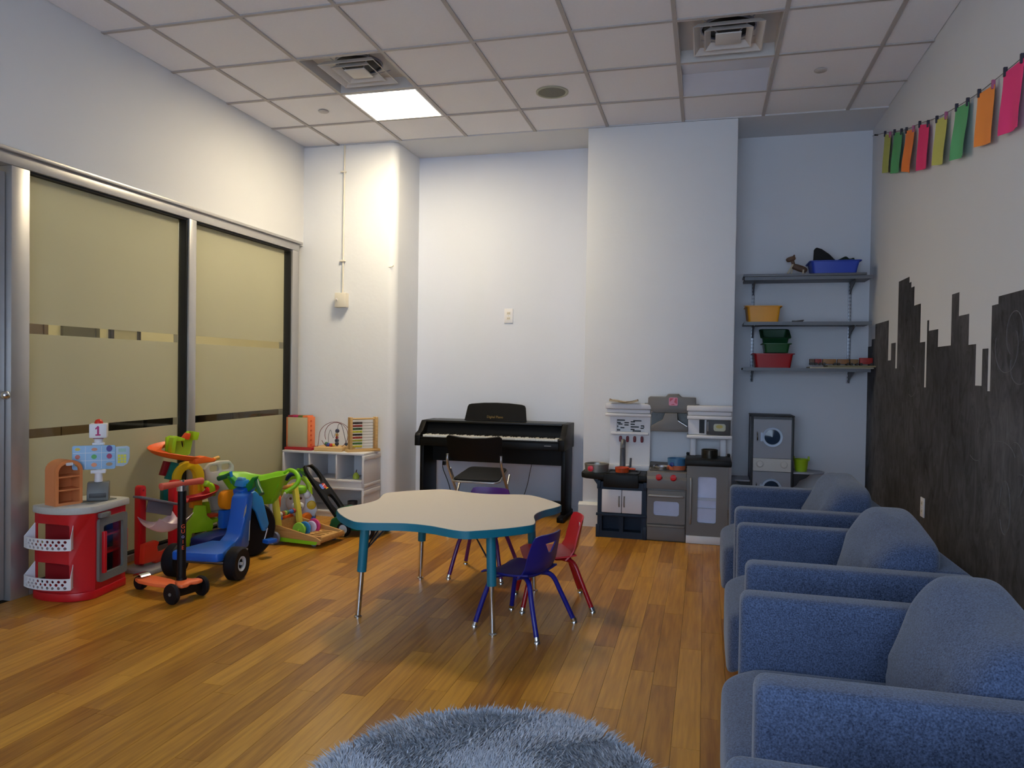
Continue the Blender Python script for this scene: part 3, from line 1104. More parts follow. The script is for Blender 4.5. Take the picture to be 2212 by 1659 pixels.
def kid_chair(label, shell, tubem, loc, rz, hole=True, H=0.215):
    t = thing('kids_chair', label, 'chair', loc, rz)
    sh = 0.285

    def seat_fn(u, v):
        x = -0.125 + 0.275 * u
        w = 0.150 - 0.012 * abs(2 * u - 1) ** 2
        y = (2 * v - 1) * w
        z = sh + 0.012 * (2 * v - 1) ** 2 - 0.010 * math.sin(PI * u) - 0.022 * max(0, (u - 0.8) / 0.2) ** 2
        return (x, y, z)
    put('seat', MB().sheet(seat_fn, 12, 10, 0.008), shell, t)


    def back_fn(u, v):
        # u across, v up
        k = v / H
        bend = 0.035 * max(0.0, 1 - k / 0.3) ** 2
        return (-0.135 + bend - 0.042 * k + 1.9 * u * u, u, sh - 0.012 + v)
    out = [(-0.142, 0.0), (0.142, 0.0), (0.140, 0.10), (0.128, H - 0.03), (0.116, H - 0.006), (0.09, H), (-0.09, H), (-0.116, H - 0.006), (-0.128, H - 0.03), (-0.140, 0.10)]
    holes = [[(-0.05, H - 0.045), (0.05, H - 0.045), (0.012, H - 0.095), (-0.012, H - 0.095)]] if hole else []
    put('backrest', MB().plate(out, holes, 0.007, back_fn, cuts=3), shell, t, smooth=50)
    for s in (-1, 1):
        fl_ = [(0.02, s * 0.03, 0.255), (0.06, s * 0.075, 0.262), (0.10, s * 0.112, 0.245), (0.13, s * 0.135, 0.16), (0.165, s * 0.165, 0.018)]
        bl = [(-0.03, s * 0.03, 0.255), (-0.07, s * 0.07, 0.262), (-0.115, s * 0.108, 0.245), (-0.150, s * 0.138, 0.16), (-0.205, s * 0.178, 0.018)]
        for q in (fl_, bl):
            lg = put('leg', MB().tube(catmull(q, 5), 0.0125, 10), tubem, t)
            e = q[-1]
            d = (Vector(q[-1]) - Vector(q[-2])).normalized()
            put('glide', MB().cyl(Vector(e) - d * 0.012, Vector(e) + d * 0.004, 0.0145, n=12).lathe([(0.016, 0), (0.016, 0.008), (0.010, 0.016)], (e[0] + d.x * 0.008, e[1] + d.y * 0.008, 0), n=12), CHROME, lg)
    put('seat_rail', MB().box(-0.04, 0.03, -0.05, 0.05, 0.262, 0.274), tubem, t, bev=0.002)
    return t


BLUEC = M_('navy_blue_shell', '1a1a74', 0.4, var=0.04)
BLUET = M_('blue_tube', '1c1e7e', 0.25, var=0.04)
REDC = M_('red_shell', 'c81f2b', 0.4, var=0.04)
REDT = M_('red_tube', 'a3121c', 0.25, var=0.04)
PURC = M_('purple_shell', '5c1f78', 0.4, var=0.04)
PURT = M_('purple_tube', '571d66', 0.25, var=0.04)
kid_chair('dark blue plastic kids chair with triangular cutout at the near side of the clover table', BLUEC, BLUET, (-0.875, 3.60, 0), math.radians(161))
kid_chair('red plastic kids chair behind the blue one at the clover table', REDC, REDT, (-0.81, 3.985, 0), math.radians(200))
kid_chair('purple plastic kids chair pushed under the far side of the clover table', PURC, PURT, (-1.325, 4.42, 0), math.radians(-90), hole=False, H=0.25)

# ------------------------------------------------------------------ folding chair at the piano
t = thing('folding_chair', 'black and silver folding chair standing in front of the piano', 'chair', (-1.73, 5.72, 0), PI / 2)
SILV = M_('silver_tube', 'b4b4b6', 0.3, metal=0.85)
VINYL = M_('black_vinyl', '090808', 0.55, var=0.1, spec=0.2)
seatf = lambda u, v: (u, v * (1 - 0.16 * (u + 0.2) / 0.39), 0.42 + 0.055 * (u + 0.2) / 0.39)
put('seat', MB().plate(rrect(-0.20, 0.19, -0.19, 0.19, 0.05), [], 0.02, seatf), VINYL, t, bev=0.005)
put('seat_rim', MB().tube([tuple(Vector(seatf(p[0], p[1])) - Vector((0, 0, 0.016))) for p in rrect(-0.205, 0.195, -0.195, 0.195, 0.055)], 0.008, 8, closed=True), SILV, t)


def fb(u, v):
    return (-0.215 - 0.05 * (v - 0.62) / 0.15 + 0.035 * (u / 0.22) ** 2 * 1.0, u, v + 0.018 * (u / 0.22) ** 2 * (v - 0.6) / 0.15)


put('backrest', MB().plate([(-0.215, 0.60), (-0.17, 0.575), (0.17, 0.575), (0.215, 0.60), (0.222, 0.74), (0.205, 0.755), (-0.205, 0.755), (-0.222, 0.74)], [], 0.016, fb, cuts=3), VINYL, t, smooth=50)
for s in (-1, 1):
    put('front_leg', MB().tube(catmull([(-0.225, s * 0.218, 0.62), (-0.20, s * 0.22, 0.52), (0.04, s * 0.22, 0.26), (0.235, s * 0.22, 0.012)], 5), 0.0105, 10), SILV, t)
    put('rear_leg', MB().tube([(0.10, s * 0.203, 0.43), (-0.06, s * 0.203, 0.24), (-0.26, s * 0.203, 0.012)], 0.0105, 10), SILV, t)
    put('side_link', MB().beam((-0.10, s * 0.208, 0.418), (-0.17, s * 0.21, 0.50), 0.004, 0.016), STEEL, t)
    for x in (0.235, -0.26):
        y = s * (0.22 if x > 0 else 0.203)
        put('foot_cap', MB().lathe([(0.014, 0), (0.014, 0.022)], (x, y, 0), n=12), BLACKP, t)
put('cross_bar', MB().cyl((-0.2, -0.2, 0.082), (-0.2, 0.2, 0.082), 0.007).cyl((0.18, -0.22, 0.082), (0.18, 0.22, 0.082), 0.007), SILV, t)

# ------------------------------------------------------------------ digital piano
PX0, PX1 = -2.485, -1.135
PBLK = M_('piano_black', '080706', 0.45, var=0.15, scale=20, spec=0.2)
PTOP = M_('piano_top_black', '121110', 0.35, var=0.1, spec=0.4)
t = thing('digital_piano', 'black upright digital piano with music stand against the alcove wall', 'piano', ((PX0 + PX1) / 2, 6.60, 0))
hw = (PX1 - PX0) / 2
cheek = [(-0.47, 0.605), (-0.47, 0.695), (-0.455, 0.715), (-0.39, 0.735), (-0.33, 0.80), (-0.30, 0.822), (0.0, 0.822), (0.0, 0.605)]
for s in (-1, 1):
    x0, x1 = (hw - 0.05, hw) if s > 0 else (-hw, -hw + 0.05)
    put('cheek_block', MB().prism(cheek, 'x', x0, x1), PBLK, t, bev=0.004)
    x0, x1 = (hw - 0.045, hw - 0.01) if s > 0 else (-hw + 0.01, -hw + 0.045)
    sp = put('side_panel', MB().box(x0, x1, -0.36, -0.02, 0.03, 0.604), PBLK, t, bev=0.003)
    put('foot', MB().box(x0 - 0.012, x1 + 0.012, -0.475, -0.005, 0.0, 0.045), PBLK, sp, bev=0.008)
put('keybed', MB().box(-hw + 0.051, hw - 0.051, -0.465, -0.005, 0.607, 0.672), PBLK, t, bev=0.004)
put('key_slip', MB().box(-hw + 0.051, hw - 0.051, -0.469, -0.44, 0.6725, 0.684), PBLK, t, bev=0.003)
put('fallboard', MB().prism([(-0.30, 0.673), (-0.30, 0.735), (-0.27, 0.806), (-0.255, 0.806), (-0.27, 0.673)], 'x', -hw + 0.051, hw - 0.051), PBLK, t)
put('top_panel', MB().box(-hw + 0.0505, hw - 0.0505, -0.32, 0.0, 0.807, 0.824), PTOP, t, bev=0.004)
put('front_panel', MB().box(-hw + 0.046, hw - 0.046, -0.13, -0.11, 0.44, 0.606), PBLK, t, smooth=0)
put('stretcher', MB().box(-hw + 0.046, hw - 0.046, -0.14, -0.09, 0.05, 0.12), PBLK, t, bev=0.003)
WKEY = M_('white_key', 'e6e4de', 0.25, var=0.01)
BKEY = M_('black_key', '0a0a0b', 0.25, var=0.05)
kx0 = -hw + 0.065
kw = (2 * hw - 0.13) / 52
wme = MB().box(0.0006, kw - 0.0006, -0.439, -0.302, 0.6845, 0.703).mesh('white_key', WKEY, bev=0.001, seg=1)
bme = MB().box(-0.0055, 0.0055, -0.392, -0.302, 0.7035, 0.7145).mesh('black_key', BKEY, bev=0.0015, seg=1)
for k in range(52):
    o = put('white_key', wme, WKEY, t)
    o.location = (kx0 + k * kw, 0, 0)
    if (k % 7) in (0, 2, 3, 5, 6) and k < 51:
        o = put('black_key', bme, BKEY, t)
        o.location = (kx0 + (k + 1) * kw, 0, 0)
ms_o = [(-0.29, 0.826), (0.29, 0.826), (0.272, 0.95), (0.262, 0.968), (0.235, 0.976), (0.12, 0.986), (0, 0.989), (-0.12, 0.986), (-0.235, 0.976), (-0.262, 0.968), (-0.272, 0.95)]
mst = put('music_stand', MB().plate(ms_o, [], 0.012, lambda u, v: (u - 0.01, -0.20 + (v - 0.826) * 0.28, v), cuts=0), PBLK, t, smooth=50)
put('stand_ledge', MB().box(-0.28, 0.27, -0.225, -0.2, 0.8245, 0.832), PBLK, mst, bev=0.002)
GOLD = M_('gold_letters', '8d7440', 0.4, metal=0.5)
put('lettering', text_mesh('Digital Piano', 0.03, GOLD, frame_at((-0.01, -0.211, 0.862), (1, 0, 0), (0, 0.28, 1))), GOLD, mst)
SILL = M_('pale_letters', '8a8a8a', 0.5)
put('brand_mark', MB().box(0.50, 0.56, -0.4655, -0.4652, 0.643, 0.649), SILL, t, smooth=0)  # pale bar in place of the small brand lettering, not a lamp
for k, x in enumerate((-0.06, 0.0, 0.06)):
    put('pedal', MB().box(x - 0.012, x + 0.012, -0.25, -0.1405, 0.04, 0.05), GOLD, t, bev=0.003)
# cable hanging below the piano
cb_ = put('power_cable', MB().tube(catmull([(-2.345, 6.50, 0.455), (-2.36, 6.52, 0.40), (-2.365, 6.56, 0.34), (-2.33, 6.58, 0.24), (-2.305, 6.59, 0.15), (-2.295, 6.60, 0.06), (-2.32, 6.58, 0.005), (-2.36, 6.5, 0.005)], 6), 0.0035, 8), BLACKP)
tag(cb_, 'thin black power cable hanging below the left end of the piano', 'cable')
put('plug_adapter', MB().cbox((-2.352, 6.545, 0.405), (0.03, 0.03, 0.035)), BLACKP, cb_, bev=0.004)
cb_ = put('pedal_cable', MB().tube(catmull([(-1.50, 6.50, 0.439), (-1.52, 6.52, 0.36), (-1.55, 6.55, 0.24), (-1.60, 6.56, 0.10), (-1.66, 6.555, 0.02), (-1.70, 6.52, 0.005)], 6), 0.0028, 8), BLACKP)
tag(cb_, 'thin black pedal cable hanging behind the folding chair', 'cable')

# ------------------------------------------------------------------ armchairs along the right wall
SOFA = fabric_mat('blue_tweed', '293247', '586785', 240)
SOFAD = fabric_mat('dark_underside', '15171b', '24262b', 200)


def armchair_parts(t):
    """front looks to -x; 0.78 wide, 0.74 deep"""
    for s in (-1, 1):
        y0, y1 = (0.28, 0.39) if s > 0 else (-0.39, -0.28)
        put('arm', MB().box(0.0, 0.735, y0, y1, 0.055, 0.62), SOFA, t, bev=0.028, seg=4)
    put('base', MB().box(0.01, 0.63, -0.279, 0.279, 0.055, 0.235), SOFA, t, bev=0.02, seg=3)
    put('back', MB().box(0.60, 0.74, -0.279, 0.279, 0.24, 0.615), SOFA, t, bev=0.028, seg=4)

    def sag(p):
        x = p.x
        if x < -0.22:
            p.z -= 0.10 * ((-0.22 - x) / 0.12) * (1 if p.z < 0 else 0.35)
        return p
    put('seat_cushion', MB().pillow((0.27, 0, 0.33), (0.65, 0.556, 0.19), 0.22, 40, 20, fn=sag), SOFA, t, smooth=60)
    for sx in (0.06, 0.68):
        for sy in (-0.34, 0.34):
            put('foot', MB().cyl((sx, sy, 0), (sx, sy, 0.06), 0.018, 0.024, 12), BLACKP, t)


def back_pillow(t, k):
    rg = random.Random(40 + k)
    ph = rg.random() * 6

    def slump(p):
        # boxy cushion leaning on the back, far corner up, a few folds
        h = p.z / 0.20
        y = p.y / 0.27
        x0 = p.x
        wf = 0.5 - 0.5 * math.tanh((x0 + 0.02) / 0.03)      # 1 on the front, 0 on the back
        k = max(0.0, 1 - h * h)
        p.x *= 1.0 - 0.30 * max(0, h) ** 2
        p.x += 0.03 * h + 0.035 * max(0, h)
        p.z += 0.028 * max(0, h) * y - 0.012 * max(0, h) * (1 - y * y) * math.sin(2 * y + ph)
        f = 0.010 * math.sin(7 * h + 5 * y + ph) * max(0, 1 - abs(h)) + 0.007 * math.sin(13 * y - 9 * h + 2 * ph) * max(0, 0.9 - abs(y))
        p.x += f * k * wf
        p.x -= 0.025 * math.exp(-((h + 0.1) ** 2 + y * y) * 3) * wf
        p.x += 0.018 * math.exp(-((y + 0.55 - 0.35 * h) / 0.08) ** 2) * k * wf
        p.x += 0.018 * math.exp(-((h - 0.25 - 0.5 * y) / 0.08) ** 2) * max(0, -y) * k * wf
        return p
    put('back_cushion', MB().pillow((0.51, 0.0, 0.53), (0.24, 0.55, 0.40), 0.36, 56, 36, fn=slump), SOFA, t, smooth=80)


AR = [(0.045, 1.343, 0.76, 'blue tweed armchair nearest the camera, only its arm top in the photo corner'),
      (0.115, 2.385, 0.76, 'blue tweed armchair second from the camera, with a large slouched back cushion'),
      (0.150, 3.467, 0.80, 'grey-blue tweed armchair third from the camera'),
      (0.155, 4.625, 0.865, 'dark grey-blue tweed armchair farthest from the camera, by the play kitchen')]
for k, (x, yf, w, lab) in enumerate(AR):
    t = thing('armchair', lab, 'armchair', (x, yf - w / 2, 0), 0)
    t['group'] = 'tweed armchairs along the chalkboard wall'
    t.scale = (1, w / 0.78, 1)
    armchair_parts(t)
    back_pillow(t, k)

# ------------------------------------------------------------------ round shaggy rug
t = thing('shaggy_rug', 'round grey-blue shaggy rug on the wooden floor in front', 'rug', (-0.60, 2.083, 0))
RUGM = fabric_mat('rug_yarn', '949cab', 'c3c8d2', 60)
RR = 0.535
put('backing', MB().lathe([(0.0, 0.0), (RR, 0.0), (RR, 0.008), (0.0, 0.012)], (0, 0, 0), n=64), SOFAD, t)
rng = random.Random(9)
vs, fs = [], []
for k in range(42000):
    r = RR * math.sqrt(rng.random())
    a = rng.random() * 2 * PI
    x, y = r * math.cos(a), r * math.sin(a)
    L = rng.uniform(0.028, 0.05)
    cl = math.sin(x * 9 + 2 * math.sin(y * 7)) * 1.6 + math.sin(y * 11 + 1.3) * 1.2
    d = cl + rng.gauss(0, 0.8)
    lean = rng.uniform(0.35, 1.0)
    dx, dy = math.cos(d) * lean * 0.6, math.sin(d) * lean * 0.6
    if r > RR - 0.03:
        dx += 0.55 * math.cos(a)
        dy += 0.55 * math.sin(a)
    wx, wy = -math.sin(d) * 0.0024, math.cos(d) * 0.0024
    b = len(vs)
    z0 = 0.008
    vs += [(x - wx, y - wy, z0), (x + wx, y + wy, z0),
           (x + dx * L * 0.45 - wx * 1.1, y + dy * L * 0.45 - wy * 1.1, z0 + L * 0.55), (x + dx * L * 0.45 + wx * 1.1, y + dy * L * 0.45 + wy * 1.1, z0 + L * 0.55),
           (x + dx * L * 1.15, y + dy * L * 1.15, z0 + L * 0.78)]
    fs += [(b, b + 1, b + 3, b + 2), (b + 2, b + 3, b + 4)]
pm = MB()
pm.v, pm.f = vs, fs
o = put('pile', pm, RUGM, t, smooth=0, recalc=False)
o['kind'] = 'stuff'

# ------------------------------------------------------------------ play kitchen against the chimney breast
NAVY = M_('navy_plastic', '18283a', 0.5, var=0.1, spec=0.3)
CHAR = M_('charcoal_counter', '111110', 0.5, var=0.25, scale=90, spec=0.25)
GREYP = M_('warm_grey_plastic', '6e6a66', 0.5, var=0.05)
GREYL = M_('grey_handle', '8f8f8f', 0.35, metal=0.4)
DGREY = M_('dark_grey_plastic', '3f3d3c', 0.5, var=0.08)
KWHITE = M_('kitchen_white', 'd6d4d6', 0.5, var=0.03)
PALEB = M_('pale_blue_window', 'aeb8d4', 0.25, var=0.12, scale=9)
PALEW = M_('reflection_lit_window', 'c9d0ea', 0.25, var=0.2, scale=7)  # whitish-blue window, lightened to carry reflected daylight in its colour
t = thing('play_kitchen', 'grey, navy and white plastic play kitchen with hood and microwave', 'play kitchen', (-0.30, 5.72, 0))
# sink cabinet, left
sc = put('sink_cabinet', MB().plate([(-0.49, 0), (-0.116, 0), (-0.116, 0.43), (-0.49, 0.43)],
                                    [[(-0.455, 0.05), (-0.32, 0.05), (-0.32, 0.165), (-0.455, 0.165)], [(-0.29, 0.05), (-0.155, 0.05), (-0.155, 0.165), (-0.29, 0.165)]],
                                    0.03, lambda u, v: (u, 0.0, v)), NAVY, t, smooth=0)
put('cabinet_body', MB().box(-0.485, -0.121, 0.12, 0.34, 0.0, 0.43).box(-0.485, -0.460, 0.031, 0.119, 0, 0.43).box(-0.146, -0.121, 0.031, 0.119, 0, 0.43).box(-0.459, -0.147, 0.031, 0.119, 0.17, 0.43).box(-0.459, -0.147, 0.031, 0.119, 0, 0.045).box(-0.318, -0.292, 0.031, 0.119, 0.046, 0.169), NAVY, sc, smooth=0)
put('plinth_band', MB().box(-0.50, -0.110, -0.012, -0.001, 0.168, 0.19).box(-0.50, -0.47, -0.013, -0.001, 0.0, 0.10).box(-0.14, -0.11, -0.013, -0.001, 0.0, 0.10).box(-0.495, -0.468, -0.01, -0.001, 0.375, 0.44).box(-0.14, -0.113, -0.01, -0.001, 0.375, 0.44), NAVY, sc, bev=0.004)
for x0, x1, hx in ((-0.456, -0.305, -0.322), (-0.301, -0.150, -0.284)):
    d = put('cabinet_door', MB().box(x0, x1, -0.012, -0.001, 0.196, 0.374), KWHITE, t, bev=0.004)
    put('door_handle', MB().tube(catmull([(hx, -0.013, 0.245), (hx, -0.024, 0.262), (hx, -0.026, 0.285), (hx, -0.024, 0.308), (hx, -0.013, 0.325)], 3), 0.006, 8), GREYL, d)
ct = [(-0.625, 0.05), (-0.635, 0.10), (-0.635, 0.25), (-0.61, 0.32), (-0.58, 0.345), (-0.115, 0.345), (-0.115, -0.02), (-0.45, -0.02), (-0.52, -0.01), (-0.585, 0.01)]
ctr = put('countertop', MB().prism(ct, 'z', 0.447, 0.49), CHAR, t, bev=0.008)
put('counter_bracket', MB().prism([(-0.53, 0.4465), (-0.492, 0.4465), (-0.492, 0.395)], 'y', 0.02, 0.3), NAVY, ctr)
sk = put('sink_apron', MB().box(-0.445, -0.175, -0.035, -0.0205, 0.395, 0.496), CHAR, t, bev=0.008)
put('sink_basin', MB().plate(rrect(-0.44, -0.18, 0.02, 0.24, 0.03), [rrect(-0.42, -0.20, 0.035, 0.225, 0.025)], 0.008, lambda u, v: (u, v, 0.498)).box(-0.42, -0.20, 0.035, 0.225, 0.4905, 0.492), BLACKP, sk)
FAUC = M_('faucet_grey', '5d5e62', 0.4, var=0.15, scale=30)
fc = put('faucet', MB().tube(catmull([(-0.325, 0.22, 0.49), (-0.325, 0.222, 0.60), (-0.322, 0.20, 0.70), (-0.318, 0.17, 0.735), (-0.315, 0.14, 0.715), (-0.315, 0.128, 0.68)], 5), [0.024 - 0.0003 * k for k in range(26)], 12).lathe([(0.04, 0.49), (0.036, 0.51), (0.026, 0.53)], (-0.325, 0.22, 0)), FAUC, t)
put('faucet_lever', MB().tube([(-0.295, 0.215, 0.52), (-0.262, 0.20, 0.535), (-0.258, 0.195, 0.60)], [0.010, 0.011, 0.008], 10), FAUC, fc)
# back hutch, left
hl = put('hutch_panel', MB().plate([(-0.44, 0.49), (-0.117, 0.49), (-0.117, 0.95), (-0.44, 0.95)], [[(-0.385, 0.80), (-0.165, 0.80), (-0.165, 0.90), (-0.385, 0.90)]], 0.03, lambda u, v: (u, 0.30, v)), KWHITE, t, smooth=0)
put('tile_backing', MB().box(-0.384, -0.166, 0.318, 0.326, 0.801, 0.899), KWHITE, hl, smooth=0)
bl = MB()
BR = [(-0.384, 0.892, 0.062), (-0.255, 0.890, 0.066), (-0.384, 0.871, 0.030), (-0.325, 0.872, 0.036), (-0.275, 0.881, 0.034), (-0.375, 0.860, 0.034), (-0.325, 0.854, 0.034), (-0.276, 0.861, 0.034), (-0.384, 0.842, 0.010), (-0.275, 0.840, 0.066), (-0.194, 0.850, 0.026), (-0.357, 0.831, 0.032), (-0.275, 0.819, 0.032), (-0.196, 0.832, 0.026), (-0.172, 0.841, 0.006), (-0.384, 0.812, 0.026), (-0.258, 0.808, 0.066)]
for k, (x, z, w) in enumerate(BR):
    bl.box(x, x + w, 0.3135 - 0.0002 * k, 0.3178, z - 0.0045, z + 0.0045)
put('dark_bricks', bl, BLACKP, hl, 'black brick pattern of the wall niche', smooth=0)
for (x0, x1, y0, z0, z1) in ((-0.475, -0.110, 0.255, 0.985, 1.03), (-0.465, -0.116, 0.27, 0.951, 0.984), (-0.478, -0.108, 0.262, 0.925, 0.95)):
    put('cornice', MB().box(x0, x1, y0, 0.345, z0, z1), KWHITE, hl, bev=0.008)
put('shelf', MB().box(-0.43, -0.13, 0.272, 0.2995, 0.778, 0.797), KWHITE, hl, bev=0.004)
put('upstand', MB().box(-0.50, -0.118, 0.275, 0.2995, 0.491, 0.535), KWHITE, hl, bev=0.004)
HOOK = M_('dark_red_hook', '6b1622', 0.45)
for x in (-0.352, -0.296, -0.239, -0.181):
    put('hook', MB().pillow((x, 0.292, 0.742), (0.024, 0.016, 0.05), 0.6, 14, 10), HOOK, hl)
# stove, centre
stv = put('stove_body', MB().box(-0.114, 0.179, 0.002, 0.34, 0.0, 0.525), GREYP, t, bev=0.006)
put('control_panel', MB().prism([(-0.014, 0.40), (-0.014, 0.47), (0.03, 0.527), (0.06, 0.527), (0.001, 0.40)], 'x', -0.116, 0.181), GREYP, stv, bev=0.004)
od = put('oven_door', MB().plate(rrect(-0.108, 0.173, 0.135, 0.385, 0.01), [rrect(-0.062, 0.128, 0.195, 0.305, 0.02)], 0.014, lambda u, v: (u, -0.012, v)), GREYP, t, smooth=30)
put('oven_window', MB().box(-0.07, 0.136, 0.001, 0.0018, 0.187, 0.313), PALEB, od, smooth=0)
put('oven_handle', MB().tube(catmull([(-0.09, -0.013, 0.345), (-0.082, -0.034, 0.348), (0.03, -0.038, 0.35), (0.147, -0.034, 0.348), (0.155, -0.013, 0.345)], 4), 0.009, 10), GREYL, od)
dr = put('oven_drawer', MB().box(-0.108, 0.173, -0.012, 0.001, 0.008, 0.126), GREYP, t, bev=0.005)
put('drawer_lip', MB().box(-0.106, 0.171, -0.024, -0.0125, 0.108, 0.122), GREYP, dr, bev=0.004)
for x in (-0.025, 0.083):
    kb = put('stove_knob', MB().lathe([(0.024, 0), (0.022, 0.016), (0.0, 0.018)], (x, -0.006, 0.482), (0, -0.8, 0.6), n=16).beam((x - 0.02, -0.020, 0.495), (x + 0.02, -0.020, 0.495), 0.012, 0.016), RED, stv)
put('hob', MB().box(-0.10, 0.165, 0.065, 0.30, 0.5255, 0.532), DGREY, stv, bev=0.003)
put('hob_upstand', MB().box(-0.112, 0.177, 0.30, 0.335, 0.5255, 0.565), DGREY, stv, bev=0.005)
# hood
hd_ = put('range_hood', MB().prism([(-0.135, 1.03), (-0.135, 1.082), (-0.12, 1.09), (0.00, 1.09), (0.02, 1.112), (0.10, 1.114), (0.125, 1.09), (0.235, 1.088), (0.238, 1.03), (0.18, 1.0), (0.18, 0.975), (0.155, 0.965), (-0.085, 0.965), (-0.11, 0.975), (-0.11, 1.0)], 'y', 0.255, 0.34), GREYP, t, bev=0.006)
put('hood_chimney', MB().prism([(0.0, 0.964), (0.095, 0.964), (0.10, 0.91), (0.178, 0.855), (0.178, 0.818), (-0.112, 0.818), (-0.112, 0.855), (-0.02, 0.91)], 'y', 0.235, 0.34), GREYP, hd_, bev=0.006)
put('hood_lip', MB().box(-0.165, 0.262, 0.30, 0.34, 1.031, 1.036), GREYP, hd_)
put('stone_panel', MB().box(-0.11, 0.178, 0.315, 0.334, 0.85, 0.963), M_('stone_print', '6f7272', 0.6, var=0.35, scale=30), hd_)
put('grab_rail', MB().cyl((0.10, 0.233, 0.905), (0.17, 0.233, 0.862), 0.005), CHROME, hd_)
EMB = M_('emblem_red', 'b0203a', 0.4)
EMP = M_('emblem_pink', 'd27a90', 0.4)
ex, ez, ey = 0.062, 1.055, 0.2485
put('emblem_plate', MB().prism(rrect(ex - 0.034, ex + 0.034, ez - 0.032, ez + 0.032, 0.01), 'y', ey, ey + 0.006), EMP, hd_, 'pink rimmed square red emblem')
em = MB()
em.prism([(ex - 0.028, ez + 0.026), (ex + 0.004, ez + 0.026), (ex - 0.028, ez - 0.003)], 'y', ey - 0.001, ey - 0.0002)
em.prism([(ex - 0.022, ez - 0.026), (ex + 0.012, ez - 0.026), (ex + 0.002, ez - 0.018)], 'y', ey - 0.001, ey - 0.0002)
em.prism([(ex + 0.016, ez + 0.026), (ex + 0.028, ez + 0.026), (ex + 0.028, ez - 0.02), (ex + 0.006, ez - 0.004)], 'y', ey - 0.001, ey - 0.0002)
put('emblem_mark', em, EMB, hd_, smooth=0)
# fridge, right
fb_ = put('fridge_body', MB().plate(rrect(0.181, 0.48, 0.06, 0.585, 0.008, 2), [rrect(0.262, 0.398, 0.155, 0.505, 0.015)], 0.03, lambda u, v: (u, -0.005, v)), GREYP, t, smooth=30)
put('fridge_back', MB().box(0.181, 0.48, 0.026, 0.34, 0.06, 0.585), GREYP, fb_, bev=0.004)
fw_ = put('fridge_window', MB().box(0.255, 0.405, 0.0255, 0.0258, 0.148, 0.512), PALEW, t, smooth=0)
put('milky_shelf', MB().box(0.262, 0.398, 0.005, 0.0254, 0.325, 0.345).box(0.262, 0.398, 0.008, 0.0254, 0.265, 0.268), M_('milky_shelf', 'aab2c6', 0.4), fw_)
put('fridge_handle', MB().tube(catmull([(0.213, -0.006, 0.15), (0.213, -0.026, 0.17), (0.213, -0.03, 0.32), (0.213, -0.026, 0.47), (0.213, -0.006, 0.49)], 4), 0.008, 10), GREYL, fb_)
put('fridge_plinth', MB().box(0.181, 0.46, -0.014, 0.34, 0.0, 0.0595), KWHITE, t, bev=0.006)
put('fridge_top', MB().box(0.166, 0.505, -0.025, 0.345, 0.5855, 0.632), CHAR, t, bev=0.01)
for x0, x1 in ((0.168, 0.19), (0.48, 0.503)):
    put('top_rim', MB().box(x0, x1, 0.3, 0.345, 0.6325, 0.652), CHAR, t, bev=0.006)
mw = put('microwave_shelf', MB().box(0.178, 0.50, 0.26, 0.34, 0.80, 0.95), KWHITE, t, bev=0.005)
for (x0, x1, y0, z0, z1) in ((0.168, 0.512, 0.22, 0.985, 1.028), (0.175, 0.506, 0.235, 0.951, 0.984), (0.170, 0.51, 0.225, 0.92, 0.9495), (0.17, 0.512, 0.22, 0.772, 0.7985)):
    put('cornice', MB().box(x0, x1, y0, 0.345, z0, z1), KWHITE, mw, bev=0.007)
for x0, x1 in ((0.198, 0.240), (0.425, 0.470)):
    put('shelf_leg', MB().box(x0, x1, 0.285, 0.34, 0.633, 0.7715), KWHITE, mw, bev=0.005)
mo = put('microwave_door', MB().box(0.318, 0.498, 0.245, 0.2595, 0.803, 0.925), DGREY, t, bev=0.004)
put('microwave_window', MB().prism(rrect(0.372, 0.462, 0.833, 0.89, 0.016), 'y', 0.2425, 0.2448), M_('egg_print', 'a9a98e', 0.4, var=0.25, scale=18), mo)
put('yolk_print', MB().prism(circle(0.415, 0.868, 0.026, 16, 0.014), 'y', 0.2418, 0.2424), M_('yolk', 'a89a3c', 0.4), mo)
put('microwave_handle', MB().box(0.325, 0.334, 0.236, 0.2449, 0.83, 0.905), GREYL, mo, bev=0.003)
put('keypad', MB().box(0.264, 0.303, 0.252, 0.2598, 0.812, 0.922), BLACKP, mw)

# pans and crockery on the kitchen
PAN = M_('worn_pan_metal', '98938a', 0.35, metal=0.6, var=0.12)


def pan(name, label, cat, loc, r, h, m, wall=0.004, taper=0.93):
    q = thing(name, label, cat, loc)
    put('bowl', MB().lathe([(0.0, 0), (r * taper, 0), (r, h), (r - wall, h), (r * taper - wall, wall), (0.0, wall)], (0, 0, 0), n=32, caps=False), m, q, smooth=50)
    put('rim', MB().tube([(p[0], p[1], h) for p in circle(0, 0, r - wall / 2, 32)], 0.0035, 6, closed=True), m, q)
    return q


